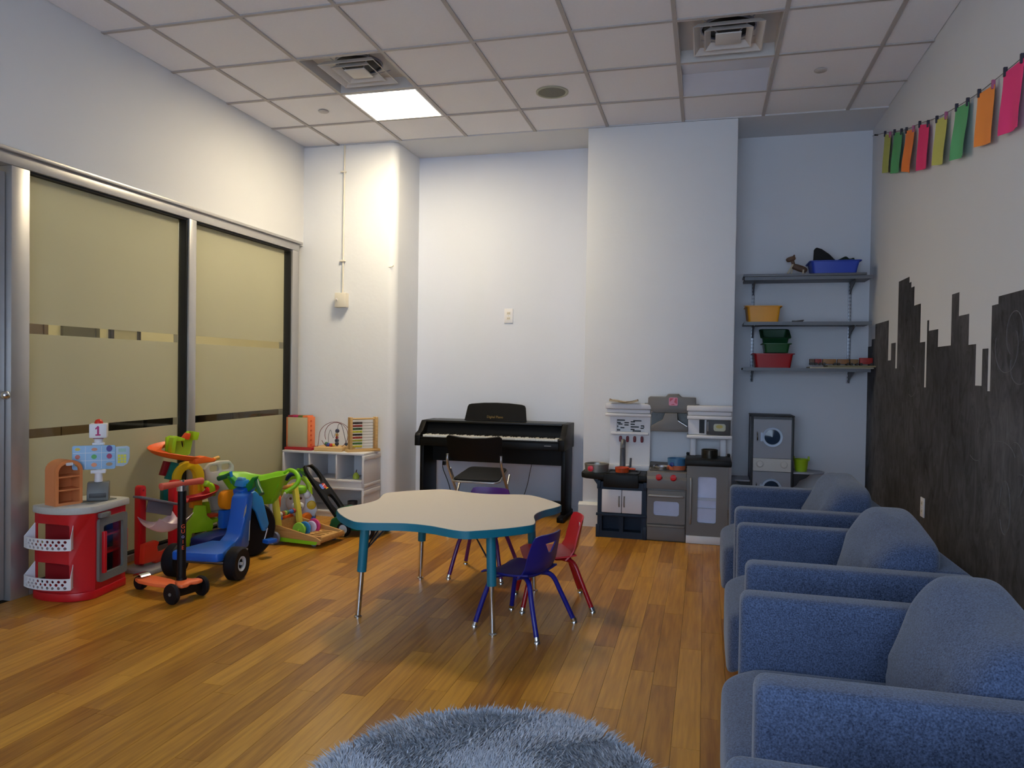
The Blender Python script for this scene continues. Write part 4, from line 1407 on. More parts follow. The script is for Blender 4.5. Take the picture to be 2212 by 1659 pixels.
q = pan('frying_pan', 'round metal toy pan with a red knob on the left end of the counter', 'pan', (-0.82, 5.86, 0.4905), 0.097, 0.06, PAN)
put('knob', MB().lathe([(0.013, 0), (0.013, 0.02), (0.022, 0.024), (0.022, 0.036), (0.0, 0.04)], (-0.030, -0.085, 0.033), (-0.1, -1, 0), n=16), M_('pink_red_knob', 'd32a3f', 0.4), q, 'round red knob')
ORA = M_('orange_plastic', 'e8541f', 0.35, var=0.05)
q = pan('toy_saucepan', 'small orange toy saucepan sitting in the sink', 'saucepan', (-0.615, 5.82, 0.4985), 0.055, 0.035, M_('orange_red_pan', 'c44a20', 0.35))
put('handle', MB().tube([(0.055, -0.01, 0.026), (0.075, -0.02, 0.03), (0.105, -0.03, 0.03)], 0.007, 8), M_('orange_red_handle', 'b8421e', 0.35), q)
q = pan('toy_dish', 'shallow shiny toy dish on the left of the stove top', 'dish', (-0.315, 5.86, 0.5325), 0.062, 0.022, CHROME)
BLUP = M_('blue_enamel', '3f6f98', 0.35, var=0.08)
q = pan('toy_pot', 'blue toy pot with an orange lower half on the right of the stove top', 'pot', (-0.20, 5.87, 0.5325), 0.070, 0.085, BLUP)
put('lower_band', MB().ring([(0.0665, 0.001), (0.0685, 0.001), (0.0705, 0.032), (0.0685, 0.034)], (0, 0, 0), n=32), M_('orange_band', 'c0603a', 0.4), q, 'orange lower band')
put('handle_stub', MB().lathe([(0.015, 0), (0.017, 0.012), (0.0, 0.018)], (-0.03, -0.063, 0.045), (-0.4, -0.9, 0), n=14), M_('navy_stub', '20357c', 0.4), q)
q = pan('saucepan', 'dark steel toy saucepan on the black fridge top', 'saucepan', (0.045, 5.88, 0.6325), 0.062, 0.062, M_('dark_steel', '4a463f', 0.25, metal=0.8), taper=0.97)
q = thing('wicker_plate', 'flat beige woven plate lying on the left cornice of the play kitchen', 'plate', (-0.63, 6.0, 1.0305))
put('dish', MB().sheet(lambda u, v: ((u - 0.5) * 0.225, (v - 0.5) * 0.09, 0.010 + 0.012 * abs(2 * u - 1) ** 2.2 + 0.006 * math.sin(7 * u)), 16, 6, 0.014), M_('wicker', 'b5a489', 0.8, var=0.2, scale=60), q)
put('rim', MB().tube([((p[0]), p[1], 0.010 + 0.022 * abs(p[0] / 0.1125) ** 2.2) for p in circle(0, 0, 0.112, 28, 0.045)], 0.004, 6, closed=True), M_('wicker_rim', '7d6a4c', 0.8), q)

# ------------------------------------------------------------------ toy washer and dryer in the niche
WG = M_('washer_grey', '97989e', 0.5, var=0.04)
FRB = M_('washer_frame', '17181c', 0.5)
PANG = M_('control_grey', 'c6c2ba', 0.5)
t = thing('toy_washer_dryer', 'toy washer and dryer tower with two portholes and side shelves in the niche', 'toy washer', (0.535, 6.30, 0))
w = 0.165
put('body', MB().box(-w + 0.006, w - 0.006, 0.01, 0.30, 0.03, 0.925), WG, t, smooth=0)
for sx in (-1, 1):
    for y in (0.0, 0.285):
        a, b = sorted((sx * w, sx * (w - 0.018)))
        put('corner_post', MB().box(a, b, y, y + 0.018, 0, 0.94), FRB, t, bev=0.003)
put('top_cap', MB().box(-w - 0.004, w + 0.004, -0.004, 0.306, 0.9405, 0.95), FRB, t, bev=0.003)
put('top_tray', MB().box(-w + 0.019, w - 0.019, 0.002, 0.0095, 0.918, 0.938), M_('tray_grey', '4a4d50', 0.5), t, smooth=0)
RIMB = M_('porthole_rim', 'b4c5da', 0.4)
PORT = M_('porthole_glass', '2c3c50', 0.1)
for z0, z1, zc in ((0.605, 0.915, 0.775), (0.03, 0.492, 0.36)):
    dp = put('door_panel', MB().plate([(-w + 0.02, z0), (w - 0.02, z0), (w - 0.02, z1), (-w + 0.02, z1)], [circle(0.0, zc, 0.062, 28)], 0.008, lambda u, v: (u, 0.001, v)), WG, t, smooth=0)
    put('porthole_rim', MB().ring([(0.060, -0.002), (0.080, -0.002), (0.078, 0.014), (0.062, 0.012)], (0.0, 0.0, zc), (0, -1, 0), n=32).box(-0.09, -0.074, -0.012, 0.0, zc - 0.035, zc + 0.035), RIMB, dp)
    put('porthole_glass', MB().lathe([(0.0, 0.0), (0.061, 0.0), (0.061, 0.003), (0.0, 0.008)], (0, 0.006, zc), (0, -1, 0), n=28), PORT, dp)
    put('door_handle', MB().tube(catmull([(-0.118, 0.0, zc + 0.04), (-0.117, -0.02, zc + 0.03), (-0.115, -0.022, zc - 0.02), (-0.116, 0.0, zc - 0.035)], 4), 0.005, 8), CHROME, dp)
cp = put('control_panel', MB().prism([(0.0, 0.496), (-0.014, 0.50), (-0.004, 0.60), (0.0095, 0.602)], 'x', -w + 0.02, w - 0.02), PANG, t)
for x in (-0.093, 0.09):
    put('dial', MB().lathe([(0.03, 0.0), (0.03, 0.003), (0.023, 0.006), (0.022, 0.018), (0.0, 0.02)], (x, -0.008, 0.556), (0, -1, 0.1), n=20), M_('dial_white', 'c9c5bd', 0.5), cp)
put('button', MB().cyl((0.0, -0.006, 0.553), (0.0, -0.013, 0.553), 0.008, n=12), PANG, cp)
put('base', MB().box(-w, w, 0.0, 0.30, 0.0, 0.0295), FRB, t, bev=0.002)
half = [(0.0, 0.0)]
SHG = M_('side_shelf_grey', 'a0a4b0', 0.5)
s1 = put('side_shelf', MB().prism([(w + 0.0005, 0.0), (w + 0.15, 0.0), (w + 0.235, 0.06), (w + 0.25, 0.13), (w + 0.235, 0.2), (w + 0.15, 0.26), (w + 0.0005, 0.26)], 'z', 0.485, 0.498), SHG, t, bev=0.003)
put('shelf_bracket', MB().prism([(w + 0.0005, 0.4845), (w + 0.13, 0.4845), (w + 0.10, 0.455), (w + 0.05, 0.43), (w + 0.025, 0.39), (w + 0.0005, 0.375)], 'y', 0.02, 0.036), FRB, s1)
s2 = put('side_shelf', MB().prism([(-w - 0.0005, 0.0), (-w - 0.12, 0.0), (-w - 0.145, 0.03), (-w - 0.145, 0.24), (-w - 0.12, 0.26), (-w - 0.0005, 0.26)], 'z', 0.405, 0.418), SHG, t, bev=0.003)
put('shelf_bracket', MB().prism([(-w - 0.0005, 0.4045), (-w - 0.12, 0.4045), (-w - 0.05, 0.36), (-w - 0.0005, 0.30)], 'y', 0.02, 0.036), FRB, s2)
q = thing('toy_bucket', 'small lime green bucket on the right side shelf of the toy washer', 'bucket', (0.768, 6.40, 0.4985))
LIMEB = M_('lime_bucket', 'a4c41c', 0.45, var=0.05)
put('bucket_wall', MB().lathe([(0.0, 0.0), (0.045, 0), (0.056, 0.095), (0.058, 0.10), (0.052, 0.10), (0.042, 0.004), (0.0, 0.004)], (0, 0, 0), n=22, caps=False), LIMEB, q)
put('lug', MB().box(-0.064, -0.050, -0.012, 0.012, 0.085, 0.122).box(0.050, 0.064, -0.012, 0.012, 0.085, 0.122), LIMEB, q, bev=0.004)

# ------------------------------------------------------------------ metal wall shelves in the niche
SHF = M_('shelf_metal', '66686d', 0.5, metal=0.4, var=0.06)
t = thing('wall_shelving', 'grey metal bracket shelving with three boards on the niche wall', 'shelves', (0.775, YB - 0.0005, 0))
STDM = M_('standard_metal', 'a3a7b0', 0.4, metal=0.5, var=0.06)
SLOT = M_('slot_dark', '2a2c30', 0.7)
for x in (-0.39, 0.375):
    ss = put('slotted_standard', MB().box(x - 0.013, x + 0.013, -0.014, 0, 1.215, 2.115), STDM, t, bev=0.002)
    sl = MB()
    for k in range(30):
        for dx in (-0.006, 0.006):
            sl.box(x + dx - 0.0018, x + dx + 0.0018, -0.0146, -0.0141, 1.228 + k * 0.03, 1.242 + k * 0.03)
    put('slots', sl, SLOT, ss, smooth=0)
for z in (2.07, 1.705, 1.333):
    bd = put('shelf_board', MB().box(-0.475, 0.485, -0.315, -0.016, z - 0.018, z), SHF, t, bev=0.002)
    put('front_lip', MB().box(-0.475, 0.485, -0.319, -0.3155, z - 0.024, z + 0.003), SHF, bd, smooth=0)
    for x in (-0.39, 0.375):
        put('bracket', MB().prism([(-0.0145, z - 0.0185), (-0.26, z - 0.0185), (-0.26, z - 0.028), (-0.10, z - 0.072), (-0.0145, z - 0.115)], 'x', x - 0.004, x + 0.004), SHF, t)
    if z > 2:
        put('shelf_board', MB().box(-0.485, 0.44, -0.335, -0.10, z + 0.004, z + 0.022), SHF, t, 'loose second board lying on the top shelf', bev=0.002)
TS = 2.0925


def bin_(label, loc, rz, w, d, h, m, lip=0.014, tilt=0.0, cat='bin'):
    """open storage bin, tapered, with a rolled rim"""
    q = thing('storage_bin', label, cat, loc, rz)
    if tilt:
        q.rotation_euler = (tilt, 0, rz)
    k = 0.88
    a, b = w / 2, d / 2
    ai, bi = a * k, b * k
    th = 0.004
    mb = MB()
    o0, o1 = rrect(-ai, ai, -bi, bi, 0.02), rrect(-a, a, -b, b, 0.022)
    i0, i1 = rrect(-ai + th, ai - th, -bi + th, bi - th, 0.017), rrect(-a + th, a - th, -b + th, b - th, 0.019)
    n = len(o0)
    vs = [(x, y, z) for (P, z) in ((o0, 0), (o1, h), (i1, h), (i0, th)) for x, y in P]
    fs = [(r * n + j, r * n + (j + 1) % n, (r + 1) * n + (j + 1) % n, (r + 1) * n + j) for r in range(3) for j in range(n)]
    fs += [tuple(range(n))[::-1], tuple(3 * n + j for j in range(n))]
    put('tub', mb.add(vs, fs), m, q, smooth=50)
    put('rim', MB().plate(rrect(-a - lip, a + lip, -b - lip, b + lip, 0.026), [i1], 0.006, lambda u, v: (u, v, h)), m, q)
    return q


bin_('blue storage bin full of dark cloth on the top shelf', (0.985, 6.46, TS), 0, 0.36, 0.26, 0.10, M_('blue_bin', '1f3fae', 0.45))
DCL = M_('black_cloth', '0d0f12', 0.85, var=0.2)
q = thing('cloth_bundle', 'black pointed cloth bundle sticking out of the blue bin', 'cloth', (0.985, 6.46, TS + 0.0))
put('wing', MB().prism([(-0.155, 0.045), (-0.15, 0.20), (-0.135, 0.222), (-0.09, 0.205), (-0.035, 0.165), (0.02, 0.105), (0.03, 0.06)], 'y', -0.05, 0.0), DCL, q, bev=0.012)
put('fold', MB().prism([(0.0, 0.05), (0.02, 0.11), (0.09, 0.145), (0.115, 0.118), (0.15, 0.132), (0.165, 0.05)], 'y', -0.06, 0.04), M_('dark_green_cloth', '11251c', 0.85, var=0.2), q, bev=0.012)
put('lump', MB().pillow((0.0, 0.0, 0.07), (0.30, 0.20, 0.08), 0.6, 20, 12), DCL, q)
ORB = M_('amber_bin', 'e39a1e', 0.45)
bin_('amber yellow storage bin on the left of the middle shelf', (0.452, 6.46, 1.706), 0, 0.26, 0.26, 0.13, ORB)
bin_('second amber bin nested askew inside the amber one on the middle shelf', (0.437, 6.49, 1.724), 0.06, 0.235, 0.22, 0.128, M_('amber_bin_dark', 'd18d1c', 0.45), lip=0.010, tilt=0.08)
bin_('dark red storage bin on the left of the bottom shelf', (0.535, 6.46, 1.334), 0, 0.30, 0.25, 0.117, M_('red_bin', 'a30d14', 0.45))
GRB = M_('green_bin', '0f4d1c', 0.45)
bin_('lower green storage bin stacked on the red one', (0.56, 6.46, 1.4585), 0, 0.20, 0.24, 0.075, GRB)
bin_('upper green bin tipped open towards the room on the green stack', (0.55, 6.47, 1.5485), 0, 0.21, 0.20, 0.075, M_('green_bin_dark', '0d3f22', 0.45), tilt=0.38)
TRW = wood_mat('toy_wood', '96683c', 'c79a64', 'x', 0.6, 8)
q = thing('flat_board', 'flat cream puzzle board lying on the right of the bottom shelf', 'puzzle', (1.04, 6.43, 1.3345))
put('board', MB().box(-0.23, 0.24, -0.10, 0.12, 0.0, 0.012), M_('cream_board', 'a79f8c', 0.6), q, bev=0.002)
put('tray_edge', MB().plate([(-0.1, -0.12), (0.25, -0.12), (0.25, 0.10), (-0.1, 0.10)], [[(-0.09, -0.11), (0.24, -0.11), (0.24, 0.09), (-0.09, 0.09)]], 0.012, lambda u, v: (u, v, 0.026)), M_('dark_cream', '7c7250', 0.6), q)
q = thing('toy_train', 'long wooden toy train with red end wagons on the bottom shelf', 'toy train', (1.055, 6.44, 1.361))
for k, (x0, x1, hx) in enumerate(((-0.235, -0.20, '6a4a38'), (-0.195, -0.145, '8c2018'), (-0.135, -0.035, '9a6a38'), (-0.025, 0.06, '8a5a30'), (0.07, 0.13, '7a5a30'), (0.14, 0.235, '9c1f16'))):
    wg = put('wagon', MB().box(x0, x1, -0.02, 0.02, 0.012, 0.05 + 0.012 * (k == 5)), M_('wagon_paint', hx, 0.5, var=0.15), q, bev=0.003)
    wm = MB()
    for x in (x0 + 0.01, x1 - 0.01):
        wm.cyl((x, -0.026, 0.011), (x, 0.026, 0.011), 0.011, n=12)
    put('wheels', wm, DARKW, wg)
q = thing('dark_clip', 'small dark grey folding clip lying on the middle shelf', 'clip', (0.715, 6.40, 1.7065), 0.5)
put('jaw', MB().box(-0.05, 0.05, -0.012, 0.0, 0.0, 0.012), DGREY, q, bev=0.003)
put('arm', MB().beam((-0.03, 0.012, 0.006), (0.075, 0.02, 0.02), 0.01, 0.008), DGREY, q, bev=0.002)
q = thing('wooden_animal', 'small brown wooden toy animal on thin legs on the top shelf', 'toy animal', (0.705, 6.42, TS), 0)
BRW = M_('brown_wood', '5a4030', 0.6, var=0.15)
PALEW_ = M_('pale_wood', 'b8a78c', 0.6)
put('body', MB().pillow((0.02, 0, 0.055), (0.13, 0.05, 0.05), 0.7, 18, 12, R=Matrix.Rotation(0.35, 3, 'Y')), BRW, q)
put('head', MB().pillow((-0.045, 0, 0.13), (0.075, 0.045, 0.04), 0.7, 16, 10, R=Matrix.Rotation(-0.3, 3, 'Y')), BRW, q)
put('neck', MB().tube([(-0.02, 0, 0.075), (-0.035, 0, 0.12)], 0.014, 10), BRW, q)
for sx, sy, tx in ((-0.03, -0.02, -0.075), (-0.02, 0.02, -0.045), (0.05, -0.02, 0.045), (0.06, 0.02, 0.075)):
    put('leg', MB().beam((tx, sy, 0.0), (sx, sy, 0.085 if sx < 0 else 0.04), 0.009, 0.012), PALEW_, q)
for s in (-1, 1):
    put('ear', MB().pillow((-0.022, s * 0.016, 0.152), (0.015, 0.012, 0.022), 0.8, 10, 8), BRW, q)

RZ = lambda a: Matrix.Rotation(math.radians(a), 4, 'Z')
RX = lambda a: Matrix.Rotation(math.radians(a), 4, 'X')
RY = lambda a: Matrix.Rotation(math.radians(a), 4, 'Y')
TR = lambda x, y, z: Matrix.Translation((x, y, z))

LIME = M_('lime_plastic', '86c81e', 0.4, var=0.05)
LIMEY = M_('yellow_lime_plastic', 'a3c81a', 0.4, var=0.05)
ORANGE = M_('bright_orange_plastic', 'f0641c', 0.4, var=0.05)
AMBER = M_('amber_plastic', 'e8870f', 0.4, var=0.05)
YELL = M_('yellow_plastic', 'e8b912', 0.4, var=0.05)
BLUE = M_('blue_plastic', '1459b8', 0.35, var=0.06)
SKYB = M_('sky_blue_plastic', '2a83c0', 0.35, var=0.06)
NAVYP = M_('navy_toy_plastic', '0f1f5c', 0.4, var=0.08)
GREEN = M_('green_plastic', '1f8a2c', 0.4, var=0.05)
DGREEN = M_('dark_green_plastic', '0c5a34', 0.4, var=0.06)
TEALP = M_('teal_plastic', '0c6b5e', 0.4)
BREAD = M_('bread_orange_plastic', 'd9854f', 0.45, var=0.04)
MGREY = M_('mid_grey_plastic', '6a6a66', 0.45, var=0.05)
LGREY = M_('light_grey_counter', 'b5b3ac', 0.5, var=0.08, scale=80)
DRED = M_('deep_red_and_shade', '8f0d18', 0.45)
PINK = M_('pink_plastic', 'd83a74', 0.4)
LILAC = M_('lilac_plastic', 'b090d0', 0.4)
WOOD = wood_mat('pale_birch', 'b98f52', 'd8b47c', 'x', 0.5, 8)

# ------------------------------------------------------------------ red market stand by the glass door
t = thing('market_stand', 'red toy market stand with white baskets, price board and number 1 sign', 'toy shop', (-3.355, 3.41, 0))
t.scale = (0.84, 0.84, 1)
FP = [(-0.21, -0.195), (-0.15, -0.220), (-0.09, -0.232), (-0.03, -0.234), (0.03, -0.226), (0.085, -0.208), (0.13, -0.178), (0.16, -0.14), (0.175, -0.10)]
LEN = [0.0]
for a, b in zip(FP[:-1], FP[1:]):
    LEN.append(LEN[-1] + math.dist(a, b))
LT = LEN[-1]


def along(s, off=0.0):
    s = max(0.0, min(LT, s))
    for k in range(len(FP) - 1):
        if s <= LEN[k + 1] + 1e-9:
            f = (s - LEN[k]) / (LEN[k + 1] - LEN[k])
            ax, ay = FP[k]
            bx, by = FP[k + 1]
            break

    def nrm(k):
        k0, k1 = max(0, k - 1), min(len(FP) - 1, k + 1)
        dx, dy = FP[k1][0] - FP[k0][0], FP[k1][1] - FP[k0][1]
        l = math.hypot(dx, dy)
        return dy / l, -dx / l
    n0, n1 = nrm(k), nrm(k + 1)
    nx, ny = n0[0] + (n1[0] - n0[0]) * f, n0[1] + (n1[1] - n0[1]) * f
    return ax + (bx - ax) * f + nx * off, ay + (by - ay) * f + ny * off


body = put('body', MB().plate([(LT * k / 24, 0.0) for k in range(25)] + [(LT * k / 24, 0.468) for k in range(24, -1, -1)],
                              [rrect(0.03, 0.30, 0.30, 0.412, 0.012), rrect(0.03, 0.30, 0.085, 0.20, 0.012)], 0.008,
                              lambda u, v: (along(u)[0], along(u)[1], v)), RED, t, smooth=50)
put('back_core', MB().prism([(-0.205, -0.12), (0.045, -0.12), (0.045, 0.19), (-0.205, 0.21)], 'z', 0.0, 0.467), DRED, body, smooth=0)  # darker red puts the shade behind the basket openings into the colour
put('end_wall', MB().box(-0.205, 0.118, 0.2115, 0.222, 0.0, 0.467), RED, body, smooth=0)
A_, B_ = Vector((0.1755, -0.099, 0)), Vector((0.125, 0.211, 0))
D_ = (B_ - A_)
LD = D_.length
D_.normalize()
N_ = Vector((D_.y, -D_.x, 0))
side = lambda u, v, o=0.0: tuple(A_ + D_ * u + N_ * o + Vector((0, 0, v)))
put('side_wall', MB().plate([(0, 0), (LD, 0), (LD, 0.467), (0, 0.467)], [rrect(0.04, LD - 0.04, 0.12, 0.40, 0.01)], 0.006, side), RED, body, smooth=0)
put('base_flange', MB().prism([along(LT * k / 16, 0.012) for k in range(17)] + [tuple(B_ + N_ * 0.01)[:2], (0.11, 0.225), (-0.2, 0.225), (-0.205, -0.1)], 'z', 0.0, 0.045), RED, body, bev=0.006)
INT = M_('interior_shade', '17171f', 0.6)  # near-black sheet: the shade inside the cooler is put into its colour
put('cooler_shade_sheet', MB().box(0.0455, 0.047, -0.10, 0.185, 0.06, 0.466), INT, body, smooth=0)
for z in (0.215, 0.315):
    put('cool_shelf', MB().prism([(0.048, -0.095), (0.155, -0.095), (0.11, 0.185), (0.048, 0.185)], 'z', z, z + 0.012), RED, body)
dr = put('cooler_door', MB().plate(rrect(0.012, LD - 0.004, 0.082, 0.432, 0.02), [rrect(0.055, LD - 0.05, 0.125, 0.39, 0.012)], 0.02, lambda u, v: side(u, v, 0.0205)), MGREY, t, smooth=30)
put('door_glass', MB().plate([(0.05, 0.12), (LD - 0.045, 0.12), (LD - 0.045, 0.395), (0.05, 0.395)], [], 0.002, lambda u, v: side(u, v, 0.004)), GLASS, dr, smooth=0)
put('door_handle', MB().beam(side(0.048, 0.13, 0.03), side(0.048, 0.36, 0.03), 0.026, 0.022, up=N_).cbox(side(0.048, 0.145, 0.02), (0.02, 0.02, 0.02)).cbox(side(0.048, 0.345, 0.02), (0.02, 0.02, 0.02)), RED, dr, bev=0.004)
put('door_top_grip', MB().prism([side(0.02, 0, 0.0)[:2], side(0.12, 0, 0.0)[:2], side(0.115, 0, 0.03)[:2], side(0.06, 0, 0.045)[:2], side(0.02, 0, 0.03)[:2]], 'z', 0.436, 0.462), MGREY, t, bev=0.004)
put('hinge_strip', MB().beam(side(LD + 0.004, 0.2, 0.01), side(LD + 0.004, 0.33, 0.01), 0.012, 0.012, up=N_), RED, dr, bev=0.003)
# baskets of perforated plastic
for zb in (0.287, 0.076):
    s0, s1 = 0.012, 0.325
    nh = 9
    holes = []
    for r, zz in enumerate((0.013, 0.030, 0.047)):
        for k in range(nh):
            cx = s0 + 0.032 + k * 0.0305 + (0.012 if r % 2 == 0 else 0.0)
            if cx < s1 - 0.014:
                holes.append(circle(cx, zb + zz, 0.0082, 8))
    pl_ = [(s0 + (s1 - s0) * k / 18, zb) for k in range(19)] + [(s0 + (s1 - s0) * k / 18, zb + 0.062) for k in range(18, -1, -1)]
    bk = put('basket', MB().plate(pl_, holes, 0.005, lambda u, v: (along(u, 0.068)[0], along(u, 0.068)[1], v)), WHITEP, t, smooth=50)
    pts = [along(s0 + (s1 - s0) * k / 12, 0.063) for k in range(13)] + [along(s0 + (s1 - s0) * k / 12, 0.004) for k in range(12, -1, -1)]
    put('basket_floor', MB().prism(pts, 'z', zb, zb + 0.004), WHITEP, bk)
    for s in (s0, s1 - 0.004):
        a, b = along(s, 0.004), along(s, 0.066)
        sd = MB().add([(a[0], a[1], zb), (b[0], b[1], zb), (b[0], b[1], zb + 0.062), (a[0], a[1], zb + 0.125)] + [(q[0] + 0.004, q[1], z) for q, z in ((a, zb), (b, zb), (b, zb + 0.062), (a, zb + 0.125))],
                      [(0, 1, 2, 3), (4, 7, 6, 5), (0, 4, 5, 1), (1, 5, 6, 2), (2, 6, 7, 3), (3, 7, 4, 0)])
        put('basket_side', sd, WHITEP, bk, smooth=0)
ctp = [along(LT * k / 16, 0.016) for k in range(17)] + [tuple(B_ + N_ * 0.02 + D_ * 0.02)[:2], (0.10, 0.245), (-0.2, 0.245), (-0.208, -0.15)]
cnt = put('counter', MB().prism(ctp, 'z', 0.4685, 0.508), LGREY, t, bev=0.008)
put('till_pad', MB().prism(rrect(0.0, 0.11, -0.06, 0.16, 0.015), 'z', 0.5085, 0.512), M_('speckled_pad', '6c6d66', 0.6, var=0.2, scale=120), cnt)
# bread cabinet with arched front
Mb = TR(-0.065, -0.115, 0.5085) @ RZ(-16) @ Matrix.Diagonal((1.15, 1.15, 1, 1))
arch = lambda w, z0, z1, k=10: [(-w, z0), (w, z0)] + [(w * math.cos(PI * i / k), z1 + w * 0.75 * math.sin(PI * i / k)) for i in range(k + 1)]
bc = put('bread_cabinet', MB(Mb).plate(arch(0.075, 0.0, 0.19), [arch(0.058, 0.014, 0.185)], 0.012, lambda u, v: (0.06, u, v)), BREAD, t, 'orange-brown arched bread cabinet', smooth=40)
oa, ob = arch(0.075, 0.0, 0.19), arch(0.067, 0.006, 0.188)
n = len(oa)
sh_ = MB(Mb)
sh_.add([(x, p[0], p[1]) for (P, x) in ((oa, 0.046), (oa, -0.05), (ob, -0.05), (ob, 0.046)) for p in P], [(a * n + k, a * n + (k + 1) % n, (a + 1) % 4 * n + (k + 1) % n, (a + 1) % 4 * n + k) for a in range(4) for k in range(n)])
sh_.plate(ob, [], 0.005, lambda u, v: (-0.045, u, v))
put('cabinet_shell', sh_, BREAD, bc, smooth=40)
for z in (0.078, 0.150):
    put('bread_shelf', MB(Mb).box(-0.04, 0.056, -0.0665, 0.0665, z, z + 0.008), BREAD, bc, smooth=0)
put('name_tag', MB(Mb).prism(rrect(-0.02, 0.02, 0.216, 0.232, 0.006), 'x', 0.0605, 0.063), WHITEP, bc)
# till, post, price board and number sign
Mp = TR(0.045, 0.06, 0) @ RZ(38)                 # local -y looks at the room
tl = put('till', MB(Mp).prism([(-0.05, 0.5125), (-0.05, 0.565), (-0.015, 0.615), (0.05, 0.615), (0.05, 0.5125)], 'x', -0.065, 0.065), MGREY, t, bev=0.006)
put('till_drawer', MB(Mp).box(-0.05, 0.05, -0.054, -0.0505, 0.53, 0.556), DGREY, tl, bev=0.002)
po = put('sign_post', MB(Mp).lathe([(0.026, 0.6155), (0.024, 0.66), (0.024, 0.80), (0.028, 0.835), (0.026, 0.855)], (0, 0, 0), n=20).box(-0.045, 0.045, -0.025, 0.025, 0.665, 0.684).box(-0.036, 0.036, -0.026, 0.026, 0.825, 0.838).lathe([(0.03, 0.855), (0.03, 0.861)], (0, 0, 0), n=20), WHITEP, t, bev=0.002)
PB = M_('price_board_blue', '8fb6d8', 0.45, var=0.05)
bo = put('price_board', MB(Mp).prism(rrect(-0.150, 0.105, 0.690, 0.825, 0.012), 'y', -0.045, -0.033), PB, t, 'pale blue board with small pictures of food', bev=0.002)
fd = [(-0.118, 0.805, 0.016, 0.008, 'd8c24a'), (-0.02, 0.803, 0.018, 0.009, 'c98a6a'), (0.068, 0.806, 0.018, 0.018, '4a3a86'), (-0.118, 0.762, 0.015, 0.013, 'c06a5a'), (-0.022, 0.762, 0.016, 0.013, '58a85a'), (0.068, 0.763, 0.016, 0.015, 'a8365e'), (-0.118, 0.718, 0.016, 0.01, 'b8a04a'), (-0.022, 0.716, 0.017, 0.012, 'd8906a'), (0.068, 0.718, 0.02, 0.010, 'a08a6c')]
for k, (x, z, a, b, hx) in enumerate(fd):
    put('food_print', MB(Mp).prism(circle(x, z, a, 14, b), 'y', -0.0468, -0.0452), M_('food_print_%s' % 'abcdefghi'[k], hx, 0.5), bo)
ln = MB(Mp)
for x in (-0.072, 0.022):
    ln.box(x - 0.001, x + 0.001, -0.0458, -0.0451, 0.695, 0.82)
for z in (0.740, 0.783):
    ln.box(-0.145, 0.10, -0.0457, -0.0451, z - 0.001, z + 0.001)
put('grid_line', ln, WHITEP, bo, smooth=0)
cq = put('calculator_panel', MB(Mp).prism([(0.1055, 0.705), (0.15, 0.702), (0.178, 0.718), (0.19, 0.75), (0.19, 0.81), (0.175, 0.818), (0.1055, 0.815)], 'y', -0.043, -0.034), M_('calculator_grey', 'a9bcc8', 0.45), t, bev=0.002)
put('display', MB(Mp).box(0.122, 0.168, -0.0445, -0.0432, 0.785, 0.805), M_('display_green', '93b8a8', 0.4), cq, smooth=0)
kb = MB(Mp)
for i in range(3):
    for j in range(3):
        kb.box(0.118 + i * 0.018, 0.133 + i * 0.018, -0.0455, -0.0432, 0.722 + j * 0.017, 0.736 + j * 0.017)
put('keypad', kb, M_('keypad_yellow', 'd8d020', 0.45), cq, smooth=0)
cu = put('number_cube', MB(Mp).box(-0.052, 0.052, -0.052, 0.052, 0.866, 0.946), WHITEP, t, bev=0.006)
put('numeral', text_mesh('1', 0.075, M_('magenta_print', 'b01464', 0.5), Mp @ frame_at((0.0, -0.0528, 0.906), (1, 0, 0), (0, 0, 1)), 0.0012), bpy.data.materials['magenta_print'], cu)
bold = MB(Mp)
bold.box(-0.0045, 0.0075, -0.0538, -0.0522, 0.884, 0.931).box(-0.014, 0.016, -0.0538, -0.0522, 0.880, 0.888).prism([(-0.0045, 0.931), (-0.015, 0.922), (-0.015, 0.914), (-0.0045, 0.919)], 'y', -0.0538, -0.0522)
put('numeral_serif', bold, bpy.data.materials['magenta_print'], cu, smooth=0)
put('cube_base', MB(Mp).box(-0.03, 0.03, -0.03, 0.03, 0.8612, 0.8658), M_('magenta_base', '8c2a58', 0.5), cu, smooth=0)
put('lamp_dome', MB(Mp).lathe([(0.026, 0.9465), (0.025, 0.956), (0.018, 0.966), (0.0, 0.972)], (0, 0, 0), n=20), M_('red_dome', 'd0301c', 0.25), t)

# ------------------------------------------------------------------ red two-post toy stand
t = thing('play_stand', 'red two-post plastic play stand with grey top rail, clear tray and grey base', 'toy stand', (-3.40, 4.02, 0))
for y, h, w in ((-0.145, 0.53, 0.05), (0.165, 0.52, 0.075)):
    p_ = put('post', MB().prism(rrect(y - w / 2, y + w / 2, 0.03, h, 0.022), 'x', -0.02, 0.025), RED, t, bev=0.004)
    put('pin_hole', MB().cyl((0.0255, y, h - 0.03), (0.0275, y, h - 0.03), 0.007, n=12), DRED, p_)
put('top_rail', MB().beam((0.06, -0.235, 0.475), (0.06, 0.115, 0.37), 0.07, 0.014).beam((0.034, -0.12, 0.40), (0.034, 0.10, 0.335), 0.012, 0.08), M_('rail_grey', '6f6a70', 0.45), t, bev=0.004)
CLR = M_('clear_tray', 'd8b8bc', 0.25, var=0.05, alpha=0.55)
put('tray', MB().sheet(lambda u, v: (0.03 + 0.16 * u, -0.20 + 0.31 * v, 0.235 + 0.05 * (2 * v - 1) ** 2 + 0.06 * (2 * u - 1) ** 2 - 0.02 * v), 10, 14, 0.004), CLR, t, 'clear curved tray', smooth=60)
